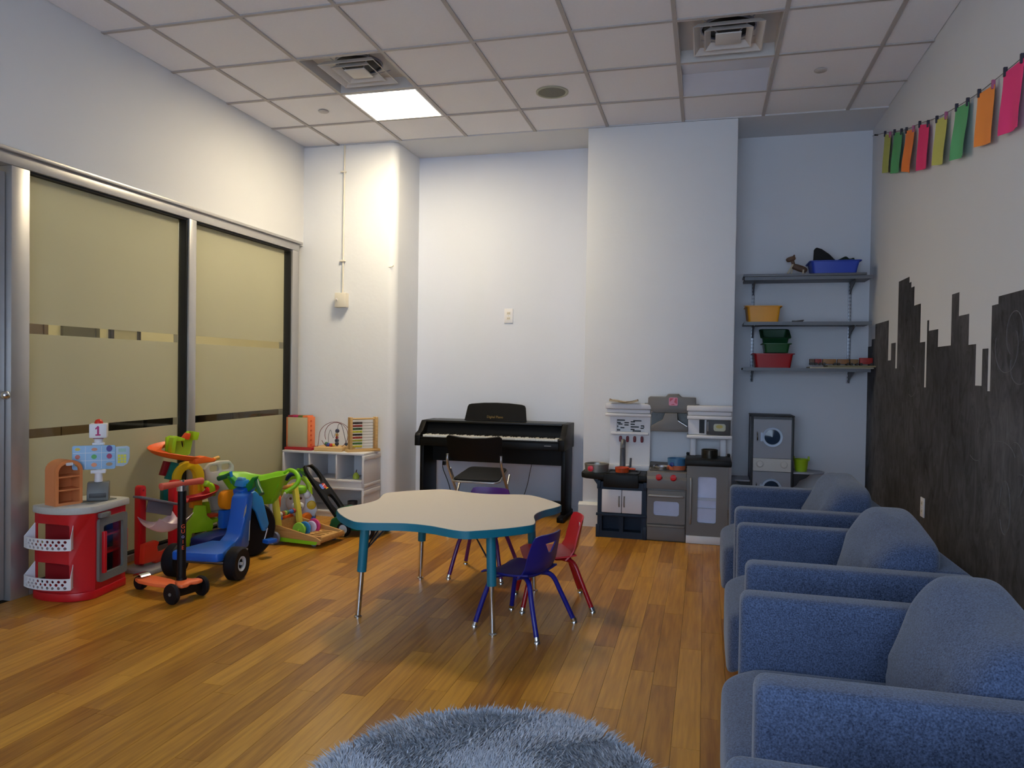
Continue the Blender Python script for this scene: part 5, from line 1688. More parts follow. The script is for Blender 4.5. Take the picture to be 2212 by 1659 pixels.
put('bracket', MB().prism([(-0.19, 0.05), (-0.09, 0.045), (-0.085, 0.03), (-0.03, 0.03), (-0.03, 0.06), (0.05, 0.065), (0.10, 0.085), (0.09, 0.105), (0.0, 0.09), (-0.06, 0.10), (-0.07, 0.13), (-0.05, 0.16), (-0.08, 0.175), (-0.18, 0.17)], 'x', 0.03, 0.07), M_('red_orange_plastic', 'd8341a', 0.4), t, bev=0.008)
put('base', MB().prism(rrect(-0.07, 0.16, -0.24, 0.16, 0.03), 'z', 0.0, 0.028), M_('base_grey', '8a8a88', 0.5), t, bev=0.006)

# ------------------------------------------------------------------ navy ride-on behind the trike and the ball run standing on it
t = thing('ride_on_toy', 'navy ride-on toy with orange backrest between the blue trike and the glass', 'ride-on toy', (-3.24, 4.44, 0), math.radians(76))
put('body', MB().prism([(-0.16, 0.05), (0.28, 0.05), (0.33, 0.08), (0.33, 0.15), (0.24, 0.135), (-0.1, 0.125), (-0.16, 0.11)], 'y', -0.08, 0.10), NAVYP, t, bev=0.012)
put('back_panel', MB().prism([(0.06, 0.136), (0.33, 0.14), (0.33, 0.265), (0.06, 0.265)], 'y', 0.03, 0.09), BLUE, t, bev=0.008)
put('backrest', MB().prism(rrect(0.045, 0.335, 0.268, 0.405, 0.05), 'y', 0.02, 0.08), AMBER, t, bev=0.012)
put('lever', MB().prism([(0.02, 0.075), (0.06, 0.085), (0.13, 0.115), (0.13, 0.142), (0.07, 0.125), (0.02, 0.105)], 'y', -0.105, -0.0805), YELL, t, bev=0.004)
put('eye_decal', MB().prism(circle(0.225, 0.11, 0.026, 16, 0.016), 'y', -0.0835, -0.0805), M_('pale_lilac_decal', '9a96b4', 0.5), t)
for x in (-0.09, 0.25):
    for y in (-0.098, 0.118):
        w_ = put('wheel', MB().ring([(0.02, -0.015), (0.045, -0.015), (0.048, 0), (0.045, 0.015), (0.02, 0.015)], (x, y, 0.048), (0, 1, 0), n=20), BLACKR, t)
        put('hub', MB().cyl((x, y - 0.016, 0.048), (x, y + 0.016, 0.048), 0.02, n=14), MGREY, w_)

# local x runs along the glass, z from its foot; the heights are stretched by the object's scale
t = thing('ball_run', 'lime, orange and yellow ball run tower with spiral ramps against the glass', 'toy', (-3.455, 4.46, 0.0), math.radians(67))
t.scale = (1.06, 1.0, 0.945)
put('foot_block', MB().prism([(0.02, 0.125), (0.09, 0.125), (0.10, 0.15), (0.095, 0.20), (0.055, 0.24), (0.045, 0.32), (-0.03, 0.33), (-0.05, 0.25), (-0.09, 0.20), (-0.09, 0.0), (-0.06, 0.0), (-0.05, 0.125)], 'y', -0.065, -0.045), LIMEY, t, bev=0.006)
put('foot_block', MB().prism([(0.06, 0.165), (0.11, 0.165), (0.11, 0.0), (0.14, 0.0), (0.15, 0.165), (0.16, 0.20), (0.135, 0.245), (0.12, 0.325), (0.05, 0.325), (0.04, 0.25)], 'y', 0.03, 0.05), LIMEY, t, bev=0.006)
put('foot_bridge', MB().prism([(0.06, 0.16), (0.15, 0.18), (0.15, 0.205), (0.06, 0.19)], 'y', -0.0445, 0.0295), LIMEY, t, bev=0.005)
put('landing', MB().box(0.06, 0.15, -0.04, 0.02, 0.215, 0.24), M_('orange_red_block', 'd8481c', 0.4), t, bev=0.004)
put('column', MB().box(-0.03, 0.04, -0.03, 0.03, 0.30, 0.50), AMBER, t, bev=0.008)
put('lime_bracket', MB().tube(catmull([(0.055, -0.05, 0.475), (0.085, -0.055, 0.46), (0.10, -0.05, 0.42), (0.105, -0.04, 0.385)], 4), 0.02, 10).sphere((0.055, -0.05, 0.478), 0.025, 12, 8), LIMEY, t)


def ramp(path, w, lip, k=6):
    """open gutter along a path, level across"""
    P = catmull(path, k)
    n_ = len(P) - 1

    def fn(u, v):
        i = u * n_
        a = int(min(i, n_ - 1))
        p = P[a] + (P[a + 1] - P[a]) * (i - a)
        d = P[min(a + 2, n_)] - P[max(a - 1, 0)]
        s_ = Vector((-d.y, d.x, 0)).normalized()
        q = 2 * v - 1
        return tuple(p + s_ * (w / 2 * q) + Vector((0, 0, lip * q * q)))
    return MB().sheet(fn, n_, 8, 0.006)


put('red_chute', ramp([(-0.10, -0.085, 0.365), (-0.01, -0.09, 0.37), (0.07, -0.07, 0.385), (0.12, -0.01, 0.405), (0.10, 0.05, 0.425), (0.04, 0.06, 0.44)], 0.085, 0.04), RED, t, smooth=60)
ya = [(0.108 * math.cos(PI * k / 18) - 0.055, 0.535 + 0.115 * math.sin(PI * k / 18)) for k in range(19)]
yi = [(0.05 * math.cos(PI * k / 18) - 0.055, 0.525 + 0.07 * math.sin(PI * k / 18)) for k in range(18, -1, -1)]
put('yellow_arch', MB().prism([(0.053, 0.42)] + ya + [(-0.163, 0.42)] + [(-0.105, 0.42)] + yi + [(-0.005, 0.42)], 'y', -0.03, 0.03), YELL, t, bev=0.008)
put('teal_tube', MB().beam((-0.175, 0.01, 0.53), (-0.135, 0.01, 0.65), 0.05, 0.035, up=(0, 1, 0)).beam((-0.195, 0.01, 0.36), (-0.195, 0.01, 0.47), 0.05, 0.05), TEALP, t, bev=0.004)
put('dark_red_tube', MB().beam((-0.205, 0.03, 0.56), (-0.175, 0.03, 0.66), 0.04, 0.035, up=(0, 1, 0)), DRED, t, bev=0.004)
put('orange_ramp', ramp([(-0.09, 0.06, 0.765), (-0.17, 0.065, 0.76), (-0.25, 0.03, 0.745), (-0.275, -0.03, 0.725), (-0.22, -0.075, 0.70), (-0.13, -0.09, 0.675), (-0.04, -0.085, 0.655)], 0.085, 0.035), ORANGE, t, smooth=60)
put('ramp_deck', MB().prism([(-0.07, 0.642), (0.07, 0.647), (0.085, 0.665), (0.0, 0.695), (-0.07, 0.682)], 'y', -0.13, -0.05), ORANGE, t, bev=0.006)
put('end_peg', MB().cyl((0.082, -0.09, 0.662), (0.12, -0.09, 0.672), 0.014, n=12), M_('tan_peg', 'd8a24a', 0.5), t)
catcher = [(-0.205, 0.735), (-0.12, 0.69), (-0.05, 0.705), (0.0, 0.865), (-0.045, 0.875), (-0.075, 0.835), (-0.12, 0.83), (-0.165, 0.85), (-0.19, 0.84)]
sc = put('catcher', MB().plate(catcher, [circle(-0.088, 0.785, 0.010, 14, 0.03)], 0.02, lambda u, v: (u, -0.03 + 0.25 * (v - 0.69), v)), LIMEY, t)
put('catcher_wall', MB().prism([(-0.165, 0.851), (-0.105, 0.828), (-0.105, 0.812), (-0.175, 0.812)], 'y', -0.07, -0.005).prism([(-0.043, 0.876), (0.0, 0.864), (-0.012, 0.81), (-0.045, 0.81)], 'y', -0.06, 0.0).prism([(-0.205, 0.73), (-0.19, 0.84), (-0.165, 0.85), (-0.18, 0.73)], 'y', -0.085, -0.025), LIMEY, sc, bev=0.004)
put('orange_latch', MB().prism([(-0.11, 0.822), (-0.065, 0.815), (-0.055, 0.86), (-0.08, 0.865)], 'y', -0.05, -0.006), M_('orange_latch', 'e8481a', 0.4), sc, bev=0.005)

# ------------------------------------------------------------------ blue trike
t = thing('trike', 'blue plastic low trike with big black front wheel and green handlebar', 'tricycle', (-2.895, 3.84, 0), math.radians(95.7))
fr_ = put('frame', MB().prism([(-0.11, 0.125), (-0.10, 0.185), (0.05, 0.175), (0.24, 0.17), (0.31, 0.20), (0.35, 0.28), (0.385, 0.43), (0.45, 0.455), (0.47, 0.43), (0.455, 0.36), (0.425, 0.20), (0.415, 0.10), (0.30, 0.085), (0.05, 0.10)], 'y', -0.058, 0.058), BLUE, t, bev=0.014)
put('deck_flare', MB().prism([(-0.12, 0.145), (-0.08, 0.16), (0.20, 0.078), (0.20, -0.078), (-0.08, -0.16), (-0.12, -0.145)], 'z', 0.13, 0.182), BLUE, fr_, bev=0.012)
put('axle', MB().cyl((0, -0.165, 0.1), (0, 0.165, 0.1), 0.014), STEEL, fr_)
DEC = M_('pale_decal', 'a9b9c4', 0.5)
put('decal', MB().add([(0.33, -0.0595, 0.30), (0.365, -0.0595, 0.335), (0.375, -0.0595, 0.39), (0.345, -0.0595, 0.355)], [(0, 1, 2, 3)]).add([(0.40, -0.0595, 0.14), (0.41, -0.0595, 0.14), (0.42, -0.0595, 0.27), (0.41, -0.0595, 0.27)], [(0, 1, 2, 3)]).add([(-0.02, -0.155, 0.135), (0.0, -0.152, 0.135), (0.0, -0.152, 0.165), (-0.02, -0.155, 0.165)], [(0, 1, 2, 3)]), DEC, fr_, smooth=0, recalc=False)
WH = M_('wheel_hub_white', 'b9bcc0', 0.4)
for s in (-1, 1):
    w_ = put('rear_wheel', MB().ring([(0.048, -0.036), (0.088, -0.038), (0.099, -0.026), (0.10, 0.0), (0.099, 0.026), (0.088, 0.038), (0.048, 0.036)], (0, s * 0.2, 0.1), (0, 1, 0), n=32).lathe([(0.0, -0.02), (0.05, -0.02), (0.05, 0.02), (0.0, 0.02)], (0, s * 0.2, 0.1), (0, 1, 0), n=24), BLACKR, t, 'black wheel with pale hub ring')
    put('hub_ring', MB().ring([(0.030, s * 0.021), (0.044, s * 0.021), (0.044, s * 0.037), (0.036, s * 0.034), (0.030, s * 0.03)], (0, s * 0.2, 0.1), (0, 1, 0), n=28).cyl((0, s * 0.221, 0.1), (0, s * 0.236, 0.1), 0.009, n=12), WH, w_)
Mf = TR(0.553, 0, 0) @ RZ(-24)
fw_ = put('front_wheel', MB(Mf).ring([(0.0, -0.022), (0.13, -0.024), (0.165, -0.032), (0.178, -0.022), (0.18, 0.0), (0.178, 0.022), (0.165, 0.032), (0.13, 0.024), (0.0, 0.022)], (0, 0, 0.18), (0, 1, 0), n=48), BLACKR, t, 'big solid black front wheel')
put('hub_cap', MB(Mf).cyl((-0.06, -0.030, 0.06), (-0.06, -0.024, 0.06), 0.008, n=12), WH, fw_)
for s in (-1, 1):
    f_ = put('fork', MB(Mf).prism([(-0.10, 0.43), (-0.02, 0.45), (0.04, 0.40), (0.095, 0.21), (0.075, 0.165), (0.045, 0.165), (-0.01, 0.30), (-0.07, 0.38)], 'y', *sorted((s * 0.036, s * 0.062))), SKYB, t, bev=0.010)
    put('crank', MB(Mf).tube([(0.066, s * 0.064, 0.185), (0.066, s * 0.078, 0.185), (0.035, s * 0.085, 0.115), (0.035, s * 0.10, 0.115)], 0.006, 8), CHROME, f_)
    pd = put('pedal', MB(Mf).box(0.005, 0.085, *sorted((s * 0.10, s * 0.16)), 0.098, 0.124), BLUE, t, bev=0.005)
    put('reflector', MB(Mf).box(0.0855, 0.089, *sorted((s * 0.105, s * 0.155)), 0.102, 0.12), M_('amber_reflector', 'b03a1c', 0.2), pd)
put('head_tube', MB(Mf).prism([(-0.11, 0.40), (-0.02, 0.4505), (0.0, 0.475), (-0.05, 0.49), (-0.12, 0.46)], 'y', -0.05, 0.05), BLUE, t, bev=0.008)
hb = put('handlebar', MB(Mf).plate([(-0.02, 0.445), (0.03, 0.445), (0.10, 0.485), (0.15, 0.54), (0.12, 0.55), (0.06, 0.515), (0.0, 0.49), (-0.06, 0.515), (-0.12, 0.56), (-0.155, 0.565), (-0.10, 0.485), (-0.03, 0.445)], [], 0.035, lambda u, v: (-0.04 - 0.25 * (v - 0.46), u, v)), GREEN, t, bev=0.006)
put('console', MB(Mf).prism([(-0.115, 0.482), (-0.03, 0.485), (-0.06, 0.53), (-0.10, 0.525)], 'y', -0.045, 0.045), SKYB, hb, bev=0.008)
put('console_cap', MB(Mf).box(-0.10, -0.07, -0.03, 0.03, 0.5255, 0.542), M_('pale_sky_plastic', '6aa6cc', 0.35), hb, bev=0.006)
put('side_fin', MB(Mf).prism([(-0.06, 0.48), (-0.085, 0.49), (-0.10, 0.57), (-0.08, 0.575)], 'y', 0.105, 0.115), SKYB, hb, bev=0.003)
for s in (-1, 1):
    dz = 0.03 if s > 0 else 0.0
    put('grip', MB(Mf).tube([(-0.07, s * 0.135, 0.535 + dz / 2), (-0.09, s * 0.175, 0.50 + dz), (-0.10, s * 0.225, 0.455 + dz * 2)], [0.016, 0.016, 0.018], 12), DGREEN, hb)

# ------------------------------------------------------------------ orange three-wheel scooter
t = thing('scooter', 'orange three-wheel kids scooter with black stem and pinkish handlebar', 'scooter', (-2.715, 3.445, 0), math.radians(-13))
SCO = M_('scooter_orange', 'f2713e', 0.4, var=0.05)
put('deck', MB().prism([(-0.39, -0.035), (-0.33, -0.058), (-0.20, -0.058), (-0.10, -0.035), (-0.06, -0.03), (-0.06, 0.03), (-0.10, 0.035), (-0.20, 0.058), (-0.33, 0.058), (-0.39, 0.035)], 'z', 0.055, 0.076), SCO, t, bev=0.008)
put('deck_nose', MB().prism([(-0.0595, -0.034), (-0.02, -0.05), (0.01, -0.075), (0.045, -0.07), (0.05, -0.03), (0.03, 0.0), (0.05, 0.03), (0.045, 0.07), (0.01, 0.075), (-0.02, 0.05), (-0.0595, 0.034)], 'z', 0.085, 0.108), SCO, t, bev=0.010)
put('axle_block', MB().box(-0.035, 0.03, -0.075, 0.075, 0.04, 0.084), BLACKP, t, bev=0.006)
for s in (-1, 1):
    w_ = put('front_wheel', MB().ring([(0.0, -0.010), (0.04, -0.012), (0.052, -0.012), (0.057, 0.0), (0.052, 0.012), (0.04, 0.012), (0.0, 0.010)], (0, s * 0.095, 0.057), (0, 1, 0), n=32), BLACKR, t)
    put('hub', MB().cyl((0, s * 0.104, 0.057), (0, s * 0.110, 0.057), 0.009, n=12), MGREY, w_)
put('rear_wheel', MB().ring([(0.0, -0.018), (0.036, -0.02), (0.042, 0.0), (0.036, 0.02), (0.0, 0.018)], (-0.385, 0, 0.042), (0, 1, 0), n=24), BLACKR, t)
put('brake_fender', MB().sheet(lambda u, v: (-0.375 - 0.05 * math.cos(PI * (0.25 + 0.5 * u)), -0.03 + 0.06 * v, 0.047 + 0.05 * math.sin(PI * (0.25 + 0.5 * u))), 10, 4, 0.006), CHROME, t)
st_ = put('stem', MB().cyl((-0.045, 0, 0.11), (-0.045, 0, 0.60), 0.0235, 0.0215, 18).cyl((-0.045, 0, 0.078), (-0.045, 0, 0.12), 0.03, 0.027, 18), BLACKP, t)
put('clamp', MB().cyl((-0.045, 0, 0.596), (-0.045, 0, 0.625), 0.027, n=16).cyl((-0.045, 0, 0.625), (-0.045, 0, 0.655), 0.013, n=14).box(-0.062, -0.045, 0.02, 0.035, 0.60, 0.62), CHROME, st_)
LETO = M_('orange_letters', 'd8542a', 0.5)
LETL = M_('lilac_letters', '8d86b4', 0.5)
for ch, z, m_ in (('G', 0.402, LETO), ('U', 0.375, LETO), ('o', 0.348, LETL), ('I', 0.318, LETO), ('E', 0.286, LETO)):
    a = math.radians(-22)
    c_, s_ = math.cos(a), math.sin(a)
    put('letter', text_mesh(ch, 0.030, m_, frame_at((-0.045 + 0.0238 * c_, 0.0238 * s_, z), (-s_, c_, 0), (0, 0, 1)), 0.0008), m_, st_)
HBM = M_('handlebar_rubber', 'c8503c', 0.6, var=0.06)
put('handlebar', MB().tube([(-0.045, -0.135, 0.632), (-0.045, -0.13, 0.633), (-0.045, -0.115, 0.634), (-0.045, -0.02, 0.636), (-0.045, 0.02, 0.636), (-0.045, 0.115, 0.634), (-0.045, 0.13, 0.633), (-0.045, 0.135, 0.632)], [0.012, 0.020, 0.019, 0.0155, 0.0155, 0.019, 0.020, 0.012], 14), HBM, t)

# ------------------------------------------------------------------ lime barrow and white toddler chair
t = thing('toy_barrow', 'lime green toy barrow with curved handle behind the blue trike', 'barrow', (-3.15, 4.76, 0), math.radians(26))
t.scale = (1.05, 1.1, 1.0)
TW = 20


def se(a, rx, ry, e=0.6):
    c, s = math.cos(a), math.sin(a)
    return (rx * math.copysign(abs(c) ** e, c), ry * math.copysign(abs(s) ** e, s))


nb = 36
prof = [(0.12, 0.09, 0.29), (0.15, 0.115, 0.34), (0.19, 0.145, 0.47), (0.205, 0.155, 0.485), (0.198, 0.15, 0.488), (0.18, 0.135, 0.475), (0.14, 0.105, 0.345), (0.11, 0.08, 0.30)]
vs, fs = [], []
for (rx, ry, z) in prof:
    for k in range(nb):
        x, y = se(2 * PI * k / nb, rx, ry)
        z_ = z + (0.02 * (x / 0.2) ** 2 if z > 0.4 else 0) - (0.02 if (z > 0.4 and abs(x) < 0.1) else 0) * math.cos(x / 0.1 * PI / 2)
        if x < -0.15 and z > 0.4:
            x -= 0.05
        vs.append((x, y, z_))
m_ = len(prof)
for r in range(m_ - 1):
    for k in range(nb):
        l = (k + 1) % nb
        fs.append((r * nb + k, r * nb + l, (r + 1) * nb + l, (r + 1) * nb + k))
fs += [tuple(range(nb))[::-1], tuple((m_ - 1) * nb + k for k in range(nb))]
tub = put('tub', MB().add(vs, fs), LIME, t, smooth=50)
rb = MB()
for k in range(9):
    x = 0.02 + 0.016 * k
    rb.beam((x * 0.7, -0.105 + 0.006 * k * 0.3, 0.31), (x, -0.142 + 0.004 * k, 0.44), 0.006, 0.006)
put('rib', rb, LIME, tub)
put('handle', MB().tube(catmull([(0.17, 0.07, 0.49), (0.21, 0.05, 0.515), (0.255, 0.0, 0.50), (0.275, -0.03, 0.455), (0.25, -0.045, 0.41), (0.19, -0.06, 0.37)], 5), 0.016, 10), LIME, t)
put('wheel', MB().ring([(0.0, -0.02), (0.075, -0.022), (0.085, 0), (0.075, 0.022), (0.0, 0.02)], (-0.13, 0, 0.085), (0, 1, 0), n=28), BLACKR, t)
put('undercarriage', MB().tube([(-0.13, -0.03, 0.085), (-0.08, -0.05, 0.29)], 0.012, 8).tube([(-0.13, 0.03, 0.085), (-0.08, 0.05, 0.29)], 0.012, 8).tube([(0.09, -0.06, 0.295), (0.11, -0.09, 0.0)], 0.014, 8).tube([(0.09, 0.06, 0.295), (0.11, 0.09, 0.0)], 0.014, 8), WHITEP, t)

t = thing('toddler_chair', 'white moulded toddler chair with two slots in its back, behind the lime barrow', 'chair', (-3.49, 4.78, 0), math.radians(68))
t.scale = (1, 1, 0.96)
CHW = M_('aged_white_plastic', 'c9c2b8', 0.5, var=0.04)
put('backrest', MB().plate([(-0.10, 0.22), (0.10, 0.22), (0.115, 0.56), (0.085, 0.60), (0.0, 0.605), (-0.085, 0.59), (-0.125, 0.55)], [rrect(-0.085, -0.012, 0.525, 0.575, 0.02), rrect(0.012, 0.085, 0.53, 0.58, 0.02)], 0.03, lambda u, v: (u - 0.16 * (v - 0.4), -0.02 - 0.10 * (v - 0.25), v)), CHW, t, smooth=40, bev=0.004)
put('seat', MB().box(-0.11, 0.11, -0.01, 0.15, 0.195, 0.219), CHW, t, bev=0.006)
for x in (-0.09, 0.09):
    for y in (0.0, 0.14):
        put('leg', MB().cyl((x, y, 0), (x * 0.95, y, 0.195), 0.016, n=12), CHW, t)

# ------------------------------------------------------------------ wooden push wagon
t = thing('push_wagon', 'wooden push-along wagon with yellow uprights, gears and bead rail', 'push toy', (-2.80, 4.88, 0), math.radians(-6))
WG2 = wood_mat('wagon_wood', 'a8743a', 'cf9f5c', 'x', 0.5, 8)
YW = M_('yellow_painted_wood', 'd9cb48', 0.5, var=0.05)
for s in (-1, 1):
    a, b = sorted((s * 0.155, s * 0.14))
    sd_ = put('side_board', MB().prism([(-0.22, 0.025), (0.20, 0.025), (0.21, 0.055), (0.17, 0.075), (-0.16, 0.135), (-0.22, 0.135)], 'y', a, b), WG2, t, bev=0.003)
    put('green_stripe', MB().prism([(-0.15, 0.022), (0.17, 0.022), (0.185, 0.045), (-0.15, 0.052)], 'y', *sorted((s * 0.1555, s * 0.158))), LIME, sd_)
put('tray_floor', MB().box(-0.22, 0.20, -0.1395, 0.1395, 0.035, 0.045), WG2, t)
put('front_board', MB().box(0.195, 0.208, -0.1395, 0.1395, 0.0455, 0.075), WG2, t, bev=0.003)
put('rear_board', MB().box(-0.22, -0.208, -0.1395, 0.1395, 0.0455, 0.15), WG2, t, bev=0.003)
put('bead_plate', MB().plate(rrect(0.02, 0.19, -0.11, 0.10, 0.02), [rrect(0.06, 0.155, -0.08 + 0.045 * k, -0.055 + 0.045 * k, 0.008) for k in range(4)], 0.01, lambda u, v: (u, v, 0.072)), WG2, t)
for s in (-1, 1):
    put('upright', MB().beam((-0.165, s * 0.125, 0.05), (-0.225, s * 0.118, 0.405), 0.03, 0.05, up=(0, 1, 0)), YW, t, bev=0.006)
put('push_bar', MB().cyl((-0.222, -0.105, 0.385), (-0.222, 0.105, 0.385), 0.014), M_('orange_wood', 'c98a34', 0.5), t)
put('bead_rod', MB().cyl((-0.192, -0.108, 0.20), (-0.192, 0.108, 0.20), 0.004, n=8), WOOD, t)
for y, hx in ((-0.085, 'd8cfc0'), (-0.055, 'b0552c'), (-0.03, 'a8b83a'), (-0.005, '2f7a52'), (0.02, '2a5fa8'), (0.045, '2f62b0'), (0.072, 'b03a30')):
    put('bead', MB().sphere((-0.192, y, 0.20), 0.019 if y != 0.02 else 0.015, 12, 8), M_('bead_paint_' + hx, hx, 0.4), t)
for y, hx, x, r in ((-0.105, '8cc23c', -0.01, 0.055), (-0.045, '2f7fc0', -0.005, 0.052), (0.03, 'd8c8e4', 0.0, 0.042), (0.06, 'd23a78', 0.0, 0.055)):
    g = put('gear_disc', MB().lathe([(0.0, -0.008), (r - 0.004, -0.008), (r, -0.004), (r, 0.004), (r - 0.004, 0.008), (0.0, 0.008)], (x, y, 0.105), (0, 1, 0), n=28), M_('disc_paint_' + hx, hx, 0.45), t)
put('disc_axle', MB().cyl((-0.004, -0.135, 0.105), (-0.004, 0.135, 0.105), 0.007, n=8).cyl((-0.006, -0.088, 0.105), (-0.006, -0.055, 0.105), 0.022, n=14), LIME, t)
for x in (-0.17, 0.13):
    for s in (-1, 1):
        if x > 0:
            y, r = s * 0.12, 0.026
        else:
            y, r = s * 0.176, 0.048
        put('wheel', MB().lathe([(0.0, -0.012), (r - 0.006, -0.012), (r, 0.0), (r - 0.006, 0.012), (0.0, 0.012)], (x, y, r), (0, 1, 0), n=24), M_('dusty_blue_wheel', '6f7690', 0.5) if 'dusty_blue_wheel' not in bpy.data.materials else bpy.data.materials['dusty_blue_wheel'], t)

# ------------------------------------------------------------------ baby walker with an animal face
t = thing('baby_walker', 'white plastic baby walker panel with smiling animal face behind the wooden wagon', 'baby walker', (-3.075, 5.17, 0), math.radians(28))
put('panel', MB().prism([(-0.115, 0.08), (0.125, 0.08), (0.155, 0.16), (0.135, 0.24), (0.10, 0.30), (0.05, 0.345), (-0.05, 0.345), (-0.10, 0.29), (-0.135, 0.24), (-0.15, 0.17)], 'y', 0.0, 0.05), WHITEP, t, bev=0.014)
put('arch_handle', MB().tube(catmull([(-0.10, 0.03, 0.28), (-0.10, 0.04, 0.36), (-0.05, 0.05, 0.415), (0.03, 0.05, 0.415), (0.085, 0.04, 0.36), (0.10, 0.03, 0.28)], 5), 0.02, 12), LIMEY, t)
put('green_cap', MB().pillow((0.0, 0.0, 0.325), (0.15, 0.09, 0.07), 0.6, 20, 12), LIME, t)
put('handset', MB().tube(catmull([(-0.085, 0.03, 0.40), (-0.05, 0.02, 0.44), (0.0, 0.02, 0.445), (0.03, 0.02, 0.42)], 4), 0.017, 10), NAVYP, t)
fc_ = put('face', MB().pillow((-0.01, -0.012, 0.235), (0.15, 0.05, 0.15), 0.75, 24, 14), M_('face_beige', 'c9b8b2', 0.5), t, 'beige animal face with dark nose')
put('muzzle', MB().pillow((0.01, -0.040, 0.20), (0.095, 0.05, 0.065), 0.8, 20, 12), WHITEP, fc_)
put('nose', MB().pillow((0.012, -0.066, 0.224), (0.038, 0.016, 0.018), 0.9, 14, 8), BLACKP, fc_)
put('mouth', MB().tube(catmull([(-0.025, -0.060, 0.19), (0.01, -0.067, 0.18), (0.04, -0.060, 0.195)], 5), 0.003, 6), BLACKP, fc_)
for x in (-0.045, 0.03):
    put('eye', MB().sphere((x, -0.034, 0.262), 0.011, 12, 8), M_('brown_eye', '5a3020', 0.3) if 'brown_eye' not in bpy.data.materials else bpy.data.materials['brown_eye'], fc_)
for s in (-1, 1):
    put('ear', MB().pillow((s * 0.075, -0.01, 0.285), (0.06, 0.035, 0.06), 0.9, 14, 10), WHITEP, fc_)
put('yellow_flower', MB().lathe([(0.0, 0.012), (0.03, 0.01), (0.036, 0.0)], (0.11, 0.0, 0.20), (0, -1, 0), n=16), YELL, t)
put('orange_wing', MB().pillow((-0.135, 0.02, 0.22), (0.04, 0.05, 0.12), 0.8, 14, 10), ORANGE, t)
for x, hx in ((-0.06, 'e2561c'), (0.075, 'e2701c')):
    put('roller', MB().lathe([(0.0, -0.03), (0.04, -0.025), (0.05, 0.0), (0.04, 0.025), (0.0, 0.03)], (x, -0.03, 0.10), (0.6, -1, 0), n=20), M_('roller_' + hx, hx, 0.4), t)
for x in (-0.12, 0.125):
    for y in (-0.03, 0.14):
        put('wheel', MB().lathe([(0.0, -0.015), (0.05, -0.015), (0.06, 0.0), (0.05, 0.015), (0.0, 0.015)], (x, y, 0.06), (1, 0, 0), n=24), BLUE, t)
put('base_rail', MB().box(-0.104, 0.109, 0.052, 0.15, 0.04, 0.08), BLUE, t, bev=0.008)

# ------------------------------------------------------------------ toy lawn mower
t = thing('toy_mower', 'green toy lawn mower with black handle and white spoked wheels beside the table', 'toy mower', (-2.555, 5.235, 0), math.radians(-5))
bd = put('deck', MB().prism([(-0.215, 0.06), (-0.14, 0.04), (0.18, 0.05), (0.20, 0.08), (0.17, 0.125), (0.05, 0.15), (-0.13, 0.15), (-0.20, 0.12)], 'y', -0.12, 0.12), DGREEN, t, bev=0.015)
put('engine', MB().prism([(-0.115, 0.1505), (0.05, 0.1505), (0.06, 0.165), (-0.04, 0.215), (-0.085, 0.195)], 'y', -0.07, 0.06), YELL, t, 'yellow engine cover', bev=0.006)
put('engine_block', MB().prism([(-0.185, 0.1505), (-0.12, 0.1505), (-0.13, 0.20), (-0.16, 0.20)], 'y', -0.09, 0.09), DGREEN, t, bev=0.006)
for x in (-0.065, 0.14):
    for s in (-1, 1):
        y = s * 0.142
        w_ = put('wheel', MB().ring([(0.036, -0.016), (0.052, -0.018), (0.058, 0.0), (0.052, 0.018), (0.036, 0.016)], (x, y, 0.058), (0, 1, 0), n=28), BLACKR, t)
        sp = MB()
        sp.ring([(0.031, -0.014), (0.0358, -0.014), (0.0358, 0.014), (0.031, 0.014)], (x, y, 0.058), (0, 1, 0), n=28)
        sp.cyl((x, y - 0.016, 0.058), (x, y + 0.016, 0.058), 0.008, n=12)
        for k in range(6):
            a = 2 * PI * k / 6
            sp.beam((x, y, 0.058), (x + 0.033 * math.cos(a), y, 0.058 + 0.033 * math.sin(a)), 0.026, 0.014, up=(0, 1, 0))
        put('spoked_hub', sp, WHITEP, w_)
# handle frame in its own sloping plane: u across, v along
H0_, H1_ = Vector((-0.165, 0, 0.14)), Vector((-0.49, 0, 0.515))
hd_dir = (H1_ - H0_).normalized()
nh_ = Vector((hd_dir.z, 0, -hd_dir.x))
HL = (H1_ - H0_).length
hf = lambda u, v: tuple(H0_ + hd_dir * v + Vector((0, u, 0)))
ov = lambda cx, cy, rx, ry, k=18: [(cx + rx * math.copysign(abs(math.cos(2 * PI * i / k)) ** 0.75, math.cos(2 * PI * i / k)), cy + ry * math.copysign(abs(math.sin(2 * PI * i / k)) ** 0.75, math.sin(2 * PI * i / k))) for i in range(k)]
hdl = put('handle_frame', MB().plate([(-0.085, 0.0), (-0.055, 0.0), (-0.045, 0.04), (0.045, 0.04), (0.055, 0.0), (0.085, 0.0), (0.085, 0.36), (0.075, 0.44), (0.05, 0.49), (0.02, HL - 0.01), (-0.02, HL - 0.01), (-0.05, 0.49), (-0.075, 0.44), (-0.085, 0.36)],
                                      [ov(0, 0.12, 0.042, 0.075), ov(0, 0.40, 0.052, 0.085)], 0.026, hf), BLACKP, t, smooth=40, bev=0.005)
lp = MB()
lf = lambda u, v, o: tuple(H0_ + hd_dir * v + Vector((0, u, 0)) + nh_ * o)
Ms = Matrix.Identity(4)
cen = lf(0.0, 0.275, 0.0006)
Fm = frame_at(cen, (0, 1, 0), tuple(hd_dir))
put('logo_blue', MB(Fm).prism(rrect(-0.045, -0.008, -0.024, 0.022, 0.01), 'z', 0.0, 0.0015), M_('sticker_blue', '5a78c8', 0.4), hdl, 'blue half of the sticker')
